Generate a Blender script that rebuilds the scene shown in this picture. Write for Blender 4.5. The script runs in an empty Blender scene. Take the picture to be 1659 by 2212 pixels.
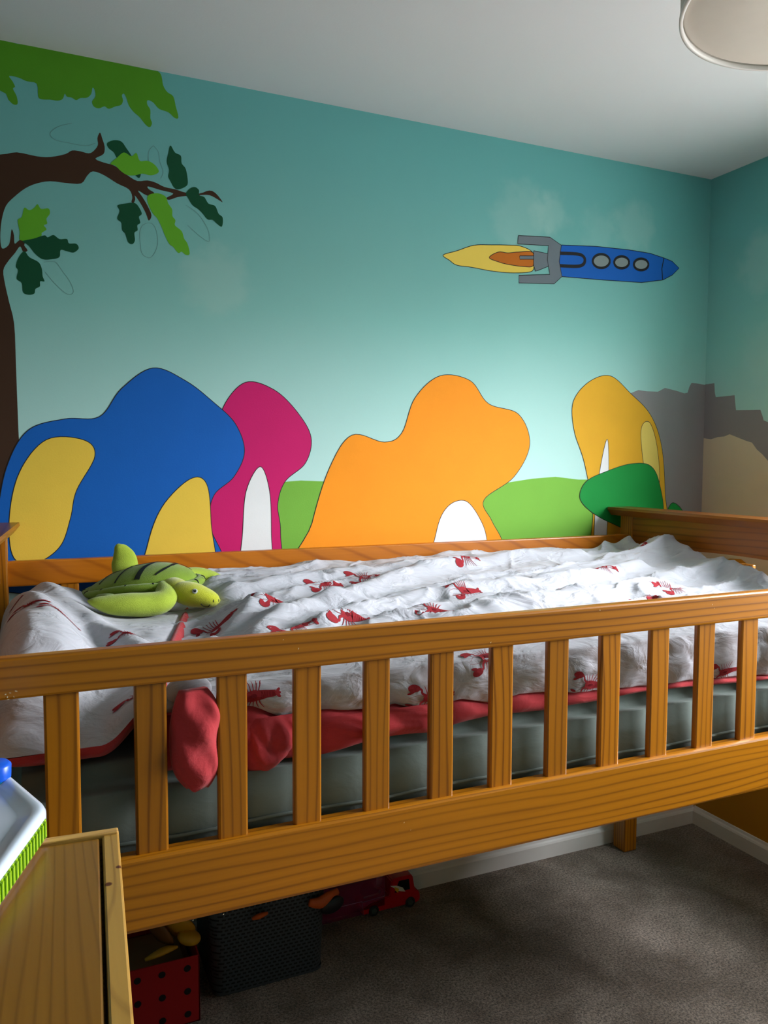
import bpy, bmesh, math, random
import numpy as np
from mathutils import Vector, Matrix
random.seed(4); rng = np.random.RandomState(7)
COL = bpy.context.scene.collection

# ------------------------------------------------------------ camera model (solved from the photo)
W, H, F = 1659, 2212, 1714.45
YAW, PITCH, ROLL = 0.4181, -0.0651, 0.0033
CAM = np.array([-2.2871, -2.2240, 1.3765])
def basis():
    cy, sy, cp, sp = math.cos(YAW), math.sin(YAW), math.cos(PITCH), math.sin(PITCH)
    f = np.array([sy*cp, cy*cp, sp]); r = np.array([cy, -sy, 0]); u = np.cross(r, f)
    cr, sr = math.cos(ROLL), math.sin(ROLL)
    return cr*r+sr*u, -sr*r+cr*u, f
RR, UU, FF = basis()
def at(px, py, x=None, y=None, z=None):
    """point of the photo (px, py) on a plane of the room"""
    d = FF + (px-W/2)/F*RR - (py-H/2)/F*UU
    t = (x-CAM[0])/d[0] if x is not None else (y-CAM[1])/d[1] if y is not None else (z-CAM[2])/d[2]
    return CAM + t*d

# ------------------------------------------------------------ materials
def lin(c):
    return tuple((v/255/12.92 if v/255 <= .04045 else ((v/255+.055)/1.055)**2.4) for v in c)
def newmat(name):
    m = bpy.data.materials.new(name); m.use_nodes = True
    nt = m.node_tree; b = nt.nodes['Principled BSDF']
    return m, nt, b
def N(nt, t, **kw):
    n = nt.nodes.new(t)
    for k, v in kw.items():
        if k.startswith('_'): setattr(n, k[1:], v)
        else: n.inputs[k.replace('__', ' ')].default_value = v
    return n
def L(nt, a, b): nt.links.new(a, b)
def simple(name, rgb, rough=.6, noise=.06, nscale=30, bump=0.0, bscale=200, spec=.4, coat=0, sheen=0, metal=0, trans=0, alpha=1, warm=None):
    m, nt, b = newmat(name)
    tc = N(nt, 'ShaderNodeTexCoord'); n = N(nt, 'ShaderNodeTexNoise', Scale=nscale, Detail=4.0)
    L(nt, tc.outputs['Object'], n.inputs['Vector'])
    mx = N(nt, 'ShaderNodeMix', _data_type='RGBA'); c = lin(rgb)
    d = tuple(v*(1-noise*2.5) for v in c)
    mx.inputs[6].default_value = (*d, 1); mx.inputs[7].default_value = (*[min(1, v*(1+noise)) for v in c], 1)
    L(nt, n.outputs['Fac'], mx.inputs[0]); L(nt, mx.outputs[2], b.inputs['Base Color'])
    b.inputs['Roughness'].default_value = rough; b.inputs['Specular IOR Level'].default_value = spec
    b.inputs['Coat Weight'].default_value = coat; b.inputs['Sheen Weight'].default_value = sheen
    b.inputs['Metallic'].default_value = metal; b.inputs['Transmission Weight'].default_value = trans
    b.inputs['Alpha'].default_value = alpha
    if bump:
        n2 = N(nt, 'ShaderNodeTexNoise', Scale=bscale, Detail=3.0)
        L(nt, tc.outputs['Object'], n2.inputs['Vector'])
        bp = N(nt, 'ShaderNodeBump', Strength=bump, Distance=.002)
        L(nt, n2.outputs['Fac'], bp.inputs['Height']); L(nt, bp.outputs['Normal'], b.inputs['Normal'])
    return m

def wood(name, light, dark, axis=0, lines=95, distort=.010, stretch=.12, rough=.36, fig=0.0, coat=.25, linestr=.75, offs=(0, 0, 0), knots=()):
    """lacquered pine: dark growth lines running along one axis, drifting slowly"""
    m, nt, b = newmat(name)
    tc = N(nt, 'ShaderNodeTexCoord'); oi = N(nt, 'ShaderNodeObjectInfo')
    ad = N(nt, 'ShaderNodeVectorMath', _operation='MULTIPLY_ADD')
    cmb = N(nt, 'ShaderNodeCombineXYZ')
    for i in range(3): L(nt, oi.outputs['Random'], cmb.inputs[i])
    L(nt, cmb.outputs[0], ad.inputs[0]); ad.inputs[1].default_value = (3.1, 1.7, 2.3)
    L(nt, tc.outputs['Object'], ad.inputs[2])
    sc = N(nt, 'ShaderNodeVectorMath', _operation='MULTIPLY')
    s = [1, 1, 1]; s[axis] = stretch
    L(nt, ad.outputs[0], sc.inputs[0]); sc.inputs[1].default_value = s
    n1 = N(nt, 'ShaderNodeTexNoise', Scale=7.0, Detail=2.0); L(nt, sc.outputs[0], n1.inputs['Vector'])
    # across-grain coordinate = sum of the two cross axes (+ slant for figured boards) + noise
    sep = N(nt, 'ShaderNodeSeparateXYZ'); L(nt, ad.outputs[0], sep.inputs[0])
    cross = [i for i in range(3) if i != axis]
    a1 = N(nt, 'ShaderNodeMath', _operation='MULTIPLY'); a1.inputs[1].default_value = .75
    L(nt, sep.outputs[cross[0]], a1.inputs[0])
    a2 = N(nt, 'ShaderNodeMath', _operation='ADD'); L(nt, a1.outputs[0], a2.inputs[0]); L(nt, sep.outputs[cross[1]], a2.inputs[1])
    a3 = N(nt, 'ShaderNodeMath', _operation='MULTIPLY_ADD'); L(nt, sep.outputs[axis], a3.inputs[0]); a3.inputs[1].default_value = fig; L(nt, a2.outputs[0], a3.inputs[2])
    a4 = N(nt, 'ShaderNodeMath', _operation='MULTIPLY_ADD'); L(nt, n1.outputs['Fac'], a4.inputs[0]); a4.inputs[1].default_value = distort*8; L(nt, a3.outputs[0], a4.inputs[2])
    a5 = N(nt, 'ShaderNodeMath', _operation='MULTIPLY'); L(nt, a4.outputs[0], a5.inputs[0]); a5.inputs[1].default_value = lines
    fr = N(nt, 'ShaderNodeMath', _operation='FRACT'); L(nt, a5.outputs[0], fr.inputs[0])
    rp = N(nt, 'ShaderNodeValToRGB'); e = rp.color_ramp.elements
    e[0].position = 0; e[0].color = (1, 1, 1, 1); e[1].position = 1; e[1].color = (.8, .8, .8, 1)
    for p, v in ((.55, .05), (.8, .25), (.93, 1)):
        q = e.new(p); q.color = (v, v, v, 1)
    e[0].color = (.9, .9, .9, 1); q = e.new(.12); q.color = (.15, .15, .15, 1)
    L(nt, fr.outputs[0], rp.inputs[0])
    # broad tone drift and fine fibres
    sc2 = N(nt, 'ShaderNodeVectorMath', _operation='MULTIPLY'); s2 = [220, 220, 220]; s2[axis] = 5
    L(nt, ad.outputs[0], sc2.inputs[0]); sc2.inputs[1].default_value = s2
    n2 = N(nt, 'ShaderNodeTexNoise', Scale=1.0, Detail=3.0); L(nt, sc2.outputs[0], n2.inputs['Vector'])
    sc3 = N(nt, 'ShaderNodeVectorMath', _operation='MULTIPLY'); s3 = [14, 14, 14]; s3[axis] = 1.5
    L(nt, ad.outputs[0], sc3.inputs[0]); sc3.inputs[1].default_value = s3
    n3 = N(nt, 'ShaderNodeTexNoise', Scale=1.0, Detail=2.0); L(nt, sc3.outputs[0], n3.inputs['Vector'])
    f1 = N(nt, 'ShaderNodeMath', _operation='MULTIPLY'); L(nt, rp.outputs[0], f1.inputs[0])
    mr = N(nt, 'ShaderNodeMapRange'); mr.inputs[3].default_value = linestr*.35; mr.inputs[4].default_value = linestr*1.1
    L(nt, n3.outputs['Fac'], mr.inputs[0]); L(nt, mr.outputs[0], f1.inputs[1])
    f2 = N(nt, 'ShaderNodeMath', _operation='MULTIPLY_ADD'); L(nt, n2.outputs['Fac'], f2.inputs[0]); f2.inputs[1].default_value = .28; L(nt, f1.outputs[0], f2.inputs[2])
    f3 = N(nt, 'ShaderNodeMath', _operation='MULTIPLY_ADD', _use_clamp=True); L(nt, n3.outputs['Fac'], f3.inputs[0]); f3.inputs[1].default_value = .35; L(nt, f2.outputs[0], f3.inputs[2])
    f4 = N(nt, 'ShaderNodeMath', _operation='SUBTRACT', _use_clamp=True); L(nt, f3.outputs[0], f4.inputs[0]); f4.inputs[1].default_value = .2
    last = f4.outputs[0]
    for (kx, ky, kz, kr) in knots:
        dv = N(nt, 'ShaderNodeVectorMath', _operation='DISTANCE'); L(nt, tc.outputs['Object'], dv.inputs[0]); dv.inputs[1].default_value = (kx, ky, kz)
        km = N(nt, 'ShaderNodeMapRange', _interpolation_type='SMOOTHSTEP'); km.inputs[1].default_value = kr*.6; km.inputs[2].default_value = kr*1.3
        km.inputs[3].default_value = 1.25; km.inputs[4].default_value = 0; L(nt, dv.outputs['Value'], km.inputs[0])
        mxx = N(nt, 'ShaderNodeMath', _operation='MAXIMUM'); L(nt, last, mxx.inputs[0]); L(nt, km.outputs[0], mxx.inputs[1]); last = mxx.outputs[0]
    mx = N(nt, 'ShaderNodeMix', _data_type='RGBA', _clamp_factor=False)
    mx.inputs[6].default_value = (*lin(light), 1); mx.inputs[7].default_value = (*lin(dark), 1)
    L(nt, last, mx.inputs[0]); 
    hs = N(nt, 'ShaderNodeHueSaturation'); L(nt, mx.outputs[2], hs.inputs['Color'])
    mv = N(nt, 'ShaderNodeMapRange'); mv.inputs[3].default_value = .82; mv.inputs[4].default_value = 1.15
    L(nt, oi.outputs['Random'], mv.inputs[0]); L(nt, mv.outputs[0], hs.inputs['Value'])
    L(nt, hs.outputs[0], b.inputs['Base Color'])
    b.inputs['Roughness'].default_value = rough; b.inputs['Coat Weight'].default_value = coat; b.inputs['Coat Roughness'].default_value = .25
    b.inputs['Specular IOR Level'].default_value = .35
    bp = N(nt, 'ShaderNodeBump', Strength=.12, Distance=.001); L(nt, f2.outputs[0], bp.inputs['Height']); L(nt, bp.outputs['Normal'], b.inputs['Normal'])
    return m

PL, PD = (178, 110, 10), (88, 44, 2)
M_RAIL = wood('honey_pine_long', PL, PD, 0, lines=62, distort=.006, stretch=.10)
M_SIDE = wood('honey_pine_board', (180, 112, 8), (92, 48, 2), 0, lines=70, distort=.008, stretch=.16)
M_FAR = wood('honey_pine_figured', (204, 118, 16), (128, 58, 4), 0, lines=26, distort=.010, stretch=.2, fig=.35, linestr=.6)
M_SLAT = wood('honey_pine_slat', (178, 110, 12), (88, 42, 2), 2, lines=85, distort=.008, stretch=.14)
M_END = wood('honey_pine_cross', (146, 82, 16), (84, 40, 4), 1, lines=55, distort=.008, stretch=.12)
M_PINE = wood('pale_pine_top', (152, 102, 26), (104, 62, 10), 1, lines=130, distort=.010, stretch=.10, rough=.3, linestr=.5,
              knots=((-2.33, -1.62, 1.0, .012),))
M_PINE2 = wood('pale_pine_edge', (190, 144, 66), (120, 74, 24), 1, lines=110, distort=.014, stretch=.22, rough=.32, linestr=.6,
               knots=((-2.233, -1.502, 1.0, .0035), (-2.2215, -1.474, 1.0, .003)))
M_SCUFF = simple('scuffed_bare_wood', (232, 214, 180), .7)

def wallmat(name, horizon_shift=0.0):
    """mural sky: teal above, paler towards the painted horizon, sponge-dabbed clouds"""
    m, nt, b = newmat(name)
    g = N(nt, 'ShaderNodeNewGeometry'); sep = N(nt, 'ShaderNodeSeparateXYZ'); L(nt, g.outputs['Position'], sep.inputs[0])
    mr = N(nt, 'ShaderNodeMapRange', _interpolation_type='SMOOTHSTEP'); mr.inputs[1].default_value = 1.25; mr.inputs[2].default_value = 2.5
    nz = N(nt, 'ShaderNodeTexNoise', Scale=1.6, Detail=3.0); L(nt, g.outputs['Position'], nz.inputs['Vector'])
    ad = N(nt, 'ShaderNodeMath', _operation='MULTIPLY_ADD'); L(nt, nz.outputs['Fac'], ad.inputs[0]); ad.inputs[1].default_value = .15; L(nt, sep.outputs[2], ad.inputs[2])
    L(nt, ad.outputs[0], mr.inputs[0])
    rp = N(nt, 'ShaderNodeValToRGB'); e = rp.color_ramp.elements
    e[0].position = 0; e[0].color = (*lin((190, 226, 220)), 1); e[1].position = 1; e[1].color = (*lin((104, 174, 172)), 1)
    q = e.new(.5); q.color = (*lin((140, 200, 192)), 1)
    L(nt, mr.outputs[0], rp.inputs[0])
    col = rp.outputs[0]
    pts = [tuple(at(px, py, y=0)) + (r, s) for px, py, r, s in ((470, 610, .11, .5), (1130, 470, .13, .42), (1190, 460, .08, .5), (1370, 490, .10, .45), (1290, 500, .08, .3))]
    pts += [tuple(at(1650, 560, x=0)) + (.12, .5), tuple(at(1655, 760, x=0)) + (.12, .35)]
    n2 = N(nt, 'ShaderNodeTexNoise', Scale=16.0, Detail=3.0); L(nt, g.outputs['Position'], n2.inputs['Vector'])
    for (x, y, z, r, s) in pts:
        dv = N(nt, 'ShaderNodeVectorMath', _operation='DISTANCE'); L(nt, g.outputs['Position'], dv.inputs[0]); dv.inputs[1].default_value = (x, y, z)
        a = N(nt, 'ShaderNodeMath', _operation='MULTIPLY_ADD'); L(nt, n2.outputs['Fac'], a.inputs[0]); a.inputs[1].default_value = .12; L(nt, dv.outputs['Value'], a.inputs[2])
        k = N(nt, 'ShaderNodeMapRange', _interpolation_type='SMOOTHSTEP'); k.inputs[1].default_value = r*.75+.03; k.inputs[2].default_value = r+.075; k.inputs[3].default_value = s*.36; k.inputs[4].default_value = 0
        L(nt, a.outputs[0], k.inputs[0])
        mx = N(nt, 'ShaderNodeMix', _data_type='RGBA'); L(nt, k.outputs[0], mx.inputs[0]); L(nt, col, mx.inputs[6]); mx.inputs[7].default_value = (*lin((205, 226, 214)), 1); col = mx.outputs[2]
    L(nt, col, b.inputs['Base Color']); b.inputs['Roughness'].default_value = .75; b.inputs['Specular IOR Level'].default_value = .25
    n3 = N(nt, 'ShaderNodeTexNoise', Scale=260.0, Detail=2.0); L(nt, g.outputs['Position'], n3.inputs['Vector'])
    bp = N(nt, 'ShaderNodeBump', Strength=.10, Distance=.001); L(nt, n3.outputs['Fac'], bp.inputs['Height']); L(nt, bp.outputs['Normal'], b.inputs['Normal'])
    return m
M_SKY = wallmat('mural_sky_paint')
def paint(name, rgb): return simple(name, rgb, .7, .03, 12, .08, 260, spec=.25)
M_CEIL = simple('ceiling_white', (222, 222, 224), .9, .01, 3, .1, 150, spec=.1)
M_PLAIN = simple('plain_wall_teal', (96, 128, 124), .85, .02)
M_TRIM = simple('white_gloss_trim', (226, 222, 218), .4, .02)
M_OCHRE = paint('ochre_wall_paint', (190, 128, 22))

def carpet():
    m, nt, b = newmat('taupe_carpet')
    g = N(nt, 'ShaderNodeNewGeometry')
    n1 = N(nt, 'ShaderNodeTexNoise', Scale=5.0, Detail=5.0, Roughness=.62, Distortion=.4); L(nt, g.outputs['Position'], n1.inputs['Vector'])
    n2 = N(nt, 'ShaderNodeTexNoise', Scale=160.0, Detail=3.0, Roughness=.9); L(nt, g.outputs['Position'], n2.inputs['Vector'])
    r1 = N(nt, 'ShaderNodeMapRange'); r1.inputs[1].default_value = .38; r1.inputs[2].default_value = .68; L(nt, n1.outputs['Fac'], r1.inputs[0])
    mx = N(nt, 'ShaderNodeMix', _data_type='RGBA'); L(nt, r1.outputs[0], mx.inputs[0])
    mx.inputs[6].default_value = (*lin((118, 102, 86)), 1); mx.inputs[7].default_value = (*lin((168, 152, 138)), 1)
    r2 = N(nt, 'ShaderNodeMapRange'); r2.inputs[1].default_value = .38; r2.inputs[2].default_value = .62; r2.inputs[3].default_value = .22; r2.inputs[4].default_value = 1.75; L(nt, n2.outputs['Fac'], r2.inputs[0])
    vm = N(nt, 'ShaderNodeVectorMath', _operation='SCALE'); L(nt, mx.outputs[2], vm.inputs[0]); L(nt, r2.outputs[0], vm.inputs['Scale'])
    L(nt, vm.outputs[0], b.inputs['Base Color']); b.inputs['Roughness'].default_value = 1; b.inputs['Specular IOR Level'].default_value = .05
    b.inputs['Sheen Weight'].default_value = .25
    bp = N(nt, 'ShaderNodeBump', Strength=1.0, Distance=.010); L(nt, n2.outputs['Fac'], bp.inputs['Height']); L(nt, bp.outputs['Normal'], b.inputs['Normal'])
    return m
M_CARPET = carpet()
def cloth(name, rgb, wr=.35, sheen=.15):
    """cotton: soft creases plus weave"""
    m, nt, b = newmat(name)
    tc = N(nt, 'ShaderNodeTexCoord')
    mp = N(nt, 'ShaderNodeMapping'); mp.inputs['Scale'].default_value = (.55, 1, 1); mp.inputs['Rotation'].default_value = (0, 0, .3); L(nt, tc.outputs['Object'], mp.inputs[0])
    n1 = N(nt, 'ShaderNodeTexNoise', Scale=22.0, Detail=5.0, Roughness=.5, Distortion=.7); L(nt, mp.outputs[0], n1.inputs['Vector'])
    v = N(nt, 'ShaderNodeTexNoise', Scale=6.5, Detail=2.0, Distortion=.5); v.noise_type = 'RIDGED_MULTIFRACTAL'; L(nt, mp.outputs[0], v.inputs['Vector'])
    n2 = N(nt, 'ShaderNodeTexNoise', Scale=900.0, Detail=1.0); L(nt, tc.outputs['Object'], n2.inputs['Vector'])
    a = N(nt, 'ShaderNodeMath', _operation='MULTIPLY_ADD'); L(nt, v.outputs['Fac'], a.inputs[0]); a.inputs[1].default_value = .30; L(nt, n1.outputs['Fac'], a.inputs[2])
    bp = N(nt, 'ShaderNodeBump', Strength=wr, Distance=.014); L(nt, a.outputs[0], bp.inputs['Height'])
    b2 = N(nt, 'ShaderNodeBump', Strength=.15, Distance=.0006); L(nt, n2.outputs['Fac'], b2.inputs['Height']); L(nt, bp.outputs['Normal'], b2.inputs['Normal'])
    L(nt, b2.outputs['Normal'], b.inputs['Normal'])
    mx = N(nt, 'ShaderNodeMix', _data_type='RGBA'); L(nt, n2.outputs['Fac'], mx.inputs[0]); c = lin(rgb)
    mx.inputs[6].default_value = (*[q*.92 for q in c], 1); mx.inputs[7].default_value = (*[min(1, q*1.04) for q in c], 1)
    L(nt, mx.outputs[2], b.inputs['Base Color']); b.inputs['Roughness'].default_value = .85; b.inputs['Sheen Weight'].default_value = sheen; b.inputs['Specular IOR Level'].default_value = .2
    return m
M_WHITE = cloth('white_cotton', (186, 186, 194), .9)
M_RED = cloth('faded_red_cotton', (186, 56, 62), .4)
M_SHEET = cloth('sage_grey_sheet', (116, 128, 122), .18)
M_LOB = simple('lobster_print_red', (158, 44, 52), .85, .15, 300, spec=.15)
M_LOBD = simple('lobster_print_dark_red', (120, 24, 34), .85, .1, 300, spec=.15)

# ------------------------------------------------------------ mesh helpers
WL = {}
def wloc(o): return WL.get(o.name, Vector((0, 0, 0)))
def link(o, parent=None, loc=None):
    COL.objects.link(o)
    if loc is not None: o.location = loc
    WL[o.name] = Vector(o.location)
    if parent is not None:
        o.parent = parent; o.matrix_parent_inverse = Matrix.Translation(-wloc(parent))
    return o
def tag(o, label=None, cat=None, group=None, kind=None):
    for k, v in (('label', label), ('category', cat), ('group', group), ('kind', kind)):
        if v: o[k] = v
    return o
def thing(name, loc, label, cat, group=None):
    e = bpy.data.objects.new(name, None); e.empty_display_size = .05; link(e, None, loc)
    return tag(e, label, cat, group)
class MB:
    def __init__(s): s.v = []; s.f = []; s.mi = []; s.mats = []; s.sm = []
    def mat(s, m):
        if m not in s.mats: s.mats.append(m)
        return s.mats.index(m)
    def add(s, vs, fs, m, smooth=False):
        k = len(s.v); i = s.mat(m)
        s.v += [tuple(map(float, p)) for p in vs]; s.f += [tuple(k+j for j in f) for f in fs]
        s.mi += [i]*len(fs); s.sm += [smooth]*len(fs); return s
    def bm(s, b, m, smooth=False):
        b.verts.ensure_lookup_table(); b.verts.index_update()
        s.add([v.co[:] for v in b.verts], [[v.index for v in f.verts] for f in b.faces], m, smooth); b.free(); return s
    def box(s, x0, x1, y0, y1, z0, z1, m, bev=.002, seg=2, rot=0, piv=None):
        b = bmesh.new(); bmesh.ops.create_cube(b, size=1)
        for v in b.verts: v.co = Vector(((x0+x1)/2+v.co.x*(x1-x0), (y0+y1)/2+v.co.y*(y1-y0), (z0+z1)/2+v.co.z*(z1-z0)))
        if bev: bmesh.ops.bevel(b, geom=b.edges[:], offset=bev, segments=seg, affect='EDGES', profile=.5)
        if rot: bmesh.ops.rotate(b, verts=b.verts[:], cent=piv or Vector(((x0+x1)/2, (y0+y1)/2, 0)), matrix=Matrix.Rotation(rot, 3, 'Z'))
        return s.bm(b, m)
    def prism(s, pts, axis, a0, a1, m, bev=0, smooth=False):
        """2D outline extruded along an axis (pts in the two other axes, order xyz)"""
        b = bmesh.new()
        def P(p, a): q = list(p); q.insert(axis, a); return q
        vs = [b.verts.new(P(p, a0)) for p in pts]; f = b.faces.new(vs)
        r = bmesh.ops.extrude_face_region(b, geom=[f]); nv = [g for g in r['geom'] if isinstance(g, bmesh.types.BMVert)]
        for v in nv: v.co[axis] = a1
        bmesh.ops.recalc_face_normals(b, faces=b.faces[:])
        if bev: bmesh.ops.bevel(b, geom=b.edges[:], offset=bev, segments=2, affect='EDGES')
        return s.bm(b, m, smooth)
    def lathe(s, prof, cx, cy, m, n=48, smooth=True, axis=2, cz=0):
        vs = []; fs = []
        for (r, h) in prof:
            for k in range(n):
                a = 2*math.pi*k/n
                p = [cx+r*math.cos(a), cy+r*math.sin(a), h] if axis == 2 else ([cx+r*math.cos(a), h, cz+r*math.sin(a)] if axis == 1 else [h, cy+r*math.cos(a), cz+r*math.sin(a)])
                vs.append(p)
        for i in range(len(prof)-1):
            for k in range(n): fs.append((i*n+k, i*n+(k+1) % n, (i+1)*n+(k+1) % n, (i+1)*n+k))
        return s.add(vs, fs, m, smooth)
    def loft(s, path, rad, m, n=20, up=(0, 0, 1), sub=5, smooth=True, caps=True):
        """smooth tube; rad = list of (side, height)"""
        P = cat(np.array(path, float), sub); Rr = np.maximum(cat(np.array(rad, float), sub), .0004)
        vs = []; fs = []; K = len(P)
        for i in range(K):
            d = P[min(i+1, K-1)]-P[max(i-1, 0)]; d /= np.linalg.norm(d)+1e-9
            sd = np.cross(d, up); sd /= np.linalg.norm(sd)+1e-9; u2 = np.cross(sd, d)
            for k in range(n):
                a = 2*math.pi*k/n; vs.append(P[i]+sd*Rr[i][0]*math.cos(a)+u2*Rr[i][1]*math.sin(a))
        for i in range(K-1):
            for k in range(n): fs.append((i*n+k, i*n+(k+1) % n, (i+1)*n+(k+1) % n, (i+1)*n+k))
        if caps: fs += [tuple(range(n))[::-1], tuple(range((K-1)*n, K*n))]
        return s.add(vs, fs, m, smooth)
    def ell(s, c, r, m, rot=None, nu=28, nv=16):
        vs = []; fs = []
        for i in range(nv+1):
            t = math.pi*i/nv
            for k in range(nu):
                a = 2*math.pi*k/nu; p = Vector((r[0]*math.sin(t)*math.cos(a), r[1]*math.sin(t)*math.sin(a), r[2]*math.cos(t)))
                if rot: p = rot @ p
                vs.append((c[0]+p.x, c[1]+p.y, c[2]+p.z))
        for i in range(nv):
            for k in range(nu): fs.append((i*nu+k, (i+1)*nu+k, (i+1)*nu+(k+1) % nu, i*nu+(k+1) % nu))
        return s.add(vs, fs, m, True)
    def build(s, name, parent=None, loc=None, label=None):
        me = bpy.data.meshes.new(name); me.from_pydata(s.v, [], s.f)
        for m in s.mats: me.materials.append(m)
        me.polygons.foreach_set('material_index', s.mi); me.polygons.foreach_set('use_smooth', s.sm)
        me.validate(); me.update()
        o = bpy.data.objects.new(name, me); link(o, parent, loc)
        if label: o['label'] = label
        return o
def cat(P, sub=5, closed=False):
    """Catmull-Rom"""
    n = len(P); out = []
    rg = range(n) if closed else range(n-1)
    for i in rg:
        p0 = P[(i-1) % n] if closed or i > 0 else P[i]; p1 = P[i]; p2 = P[(i+1) % n]; p3 = P[(i+2) % n] if closed or i+2 < n else P[(i+1) % n]
        for k in range(sub):
            t = k/sub; out.append(.5*((2*p1)+(-p0+p2)*t+(2*p0-5*p1+4*p2-p3)*t*t+(-p0+3*p1-3*p2+p3)*t**3))
    if not closed: out.append(P[-1])
    return np.array(out)
def vnoise(x, y, seed=0, oct=3):
    out = np.zeros_like(x, dtype=float); amp = 1; tot = 0
    for o in range(oct):
        r = np.random.RandomState(seed+o*17).rand(64, 64)
        xi = np.floor(x).astype(int); yi = np.floor(y).astype(int); fx = x-xi; fy = y-yi
        fx = fx*fx*(3-2*fx); fy = fy*fy*(3-2*fy)
        g = lambda a, b: r[a % 64, b % 64]
        out += amp*((g(xi, yi)*(1-fx)+g(xi+1, yi)*fx)*(1-fy)+(g(xi, yi+1)*(1-fx)+g(xi+1, yi+1)*fx)*fy); tot += amp
        amp *= .5; x = x*2.03+5.1; y = y*2.03+3.7
    return out/tot-.5
def ss(x, a, b):
    t = np.clip((x-a)/(b-a), 0, 1); return t*t*(3-2*t)

# ------------------------------------------------------------ room shell
RX0, RY0, RZ = -3.15, -3.0, 2.4
def struct(name, mb, parent=None, label=None):
    o = mb.build(name, parent, label=label); o['kind'] = 'structure'; return o
floor = struct('floor', MB().box(RX0-.1, .1, RY0-.1, .1, -.1, 0, M_CARPET, 0))
ceiling = struct('ceiling', MB().box(RX0-.1, .1, RY0-.1, .1, RZ, RZ+.1, M_CEIL, 0))
wall_back = struct('wall_back', MB().box(RX0-.1, .1, 0, .1, 0, RZ, M_SKY, 0))
struct('wall_left', MB().box(RX0-.1, RX0, RY0, 0, 0, RZ, M_PLAIN, 0))
# right wall with the window that lights the room
WY0, WY1, WZ0, WZ1 = -1.95, -.82, 1.05, 2.06
mr_ = MB()
mr_.box(0, .22, WY1, 0, 0, RZ, M_SKY, 0).box(0, .22, RY0, WY0, 0, RZ, M_SKY, 0)
mr_.box(0, .22, WY0, WY1, 0, WZ0, M_SKY, 0).box(0, .22, WY0, WY1, WZ1, RZ, M_SKY, 0)
wall_right = struct('wall_right', mr_)
struct('wall_front', MB().box(RX0-.1, .1, RY0-.12, RY0, 0, RZ, M_PLAIN, 0))
w1 = MB()
for a, b_ in ((WY0, WY0+.05), (WY1-.05, WY1), ((WY0+WY1)/2-.03, (WY0+WY1)/2+.03)): w1.box(.10, .15, a, b_, WZ0, WZ1, M_TRIM, .004)
for a, b_ in ((WZ0, WZ0+.05), (WZ1-.05, WZ1)): w1.box(.10, .15, WY0, WY1, a, b_, M_TRIM, .004)
win = struct('window_1', w1)
struct('window_sill', MB().box(-.04, .12, WY0-.03, WY1+.03, WZ0-.025, WZ0, M_TRIM, .004), win)
prof = [(0, 0), (.015, 0), (.015, .048), (.012, .054), (.007, .058), (.005, .066), (0, .068)]
struct('baseboard_back', MB().prism([(-a, z) for a, z in prof], 0, RX0, 0, M_TRIM))
b = MB(); b.prism([(-a, z) for a, z in prof], 1, RY0, -.012, M_TRIM); struct('baseboard_right', b)

# ------------------------------------------------------------ mural (paint on the back and right wall)
M_INK = simple('black_paint_line', (24, 22, 26), .7)
class Paint:
    """flat paint shapes on a wall, given as photo points on that wall"""
    def __init__(s, wall='back', base=0): s.m = MB(); s.wall = wall; s.k = base
    def pt(s, p, d):
        if s.wall == 'back': q = at(p[0], p[1], y=0); return (min(q[0], -.0001), -d, q[2])
        q = at(p[0], p[1], x=0); return (-d, min(q[1], -.0001), q[2])
    def fill(s, pts, m, smooth=True, line=0, sub=5, M=None):
        s.k += 1; d = .00015*s.k
        P = np.array(pts, float)
        if smooth: P = cat(P, sub, True)
        vs = [s.pt(p, d) for p in P]
        a = sum((P[i][0]*P[(i+1) % len(P)][1]-P[(i+1) % len(P)][0]*P[i][1]) for i in range(len(P)))
        if a > 0: vs = vs[::-1]
        s.m.add(vs, [tuple(range(len(vs)))], m)
        if line: s.stroke(list(P)+[P[0]], line)
        return s
    def stroke(s, pts, w=.0022, m=None, smooth=False):
        s.k += .5; d = .00015*s.k; P = np.array(pts, float)
        if smooth: P = cat(P, 6)
        Q = np.array([s.pt(p, d) for p in P]); vs = []; fs = []
        nrm = np.array([0, 1, 0]) if s.wall == 'back' else np.array([1, 0, 0])
        for i in range(len(Q)):
            t = Q[min(i+1, len(Q)-1)]-Q[max(i-1, 0)]; t /= np.linalg.norm(t)+1e-9; n = np.cross(nrm, t)*w/2
            vs += [Q[i]-n, Q[i]+n]
        for i in range(len(Q)-1): fs.append((2*i, 2*i+1, 2*i+3, 2*i+2))
        s.m.add(vs, fs, m or M_INK); return s
    def build(s, name, label, parent=None):
        return s.m.build(name, parent or (wall_back if s.wall == 'back' else wall_right), label=label)
def Z(pts, ox, oy, sc): return [(ox+x/sc, oy+y/sc) for x, y in pts]
def oval(cx, cy, rx, ry, rot=0, n=40):
    c, s_ = math.cos(rot), math.sin(rot)
    return [(cx+rx*math.cos(t)*c-ry*math.sin(t)*s_, cy+rx*math.cos(t)*s_+ry*math.sin(t)*c) for t in [2*math.pi*k/n for k in range(n)]]
T = lambda p: Z(p, 0, 60, 2.765)
C_BROWN = paint('dark_brown_paint', (66, 42, 26)); C_LEAF = paint('leaf_green_paint', (102, 178, 40)); C_DARK = paint('dark_green_paint', (10, 78, 48)); C_CANOPY = paint('canopy_green_paint', (82, 150, 28))
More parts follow.
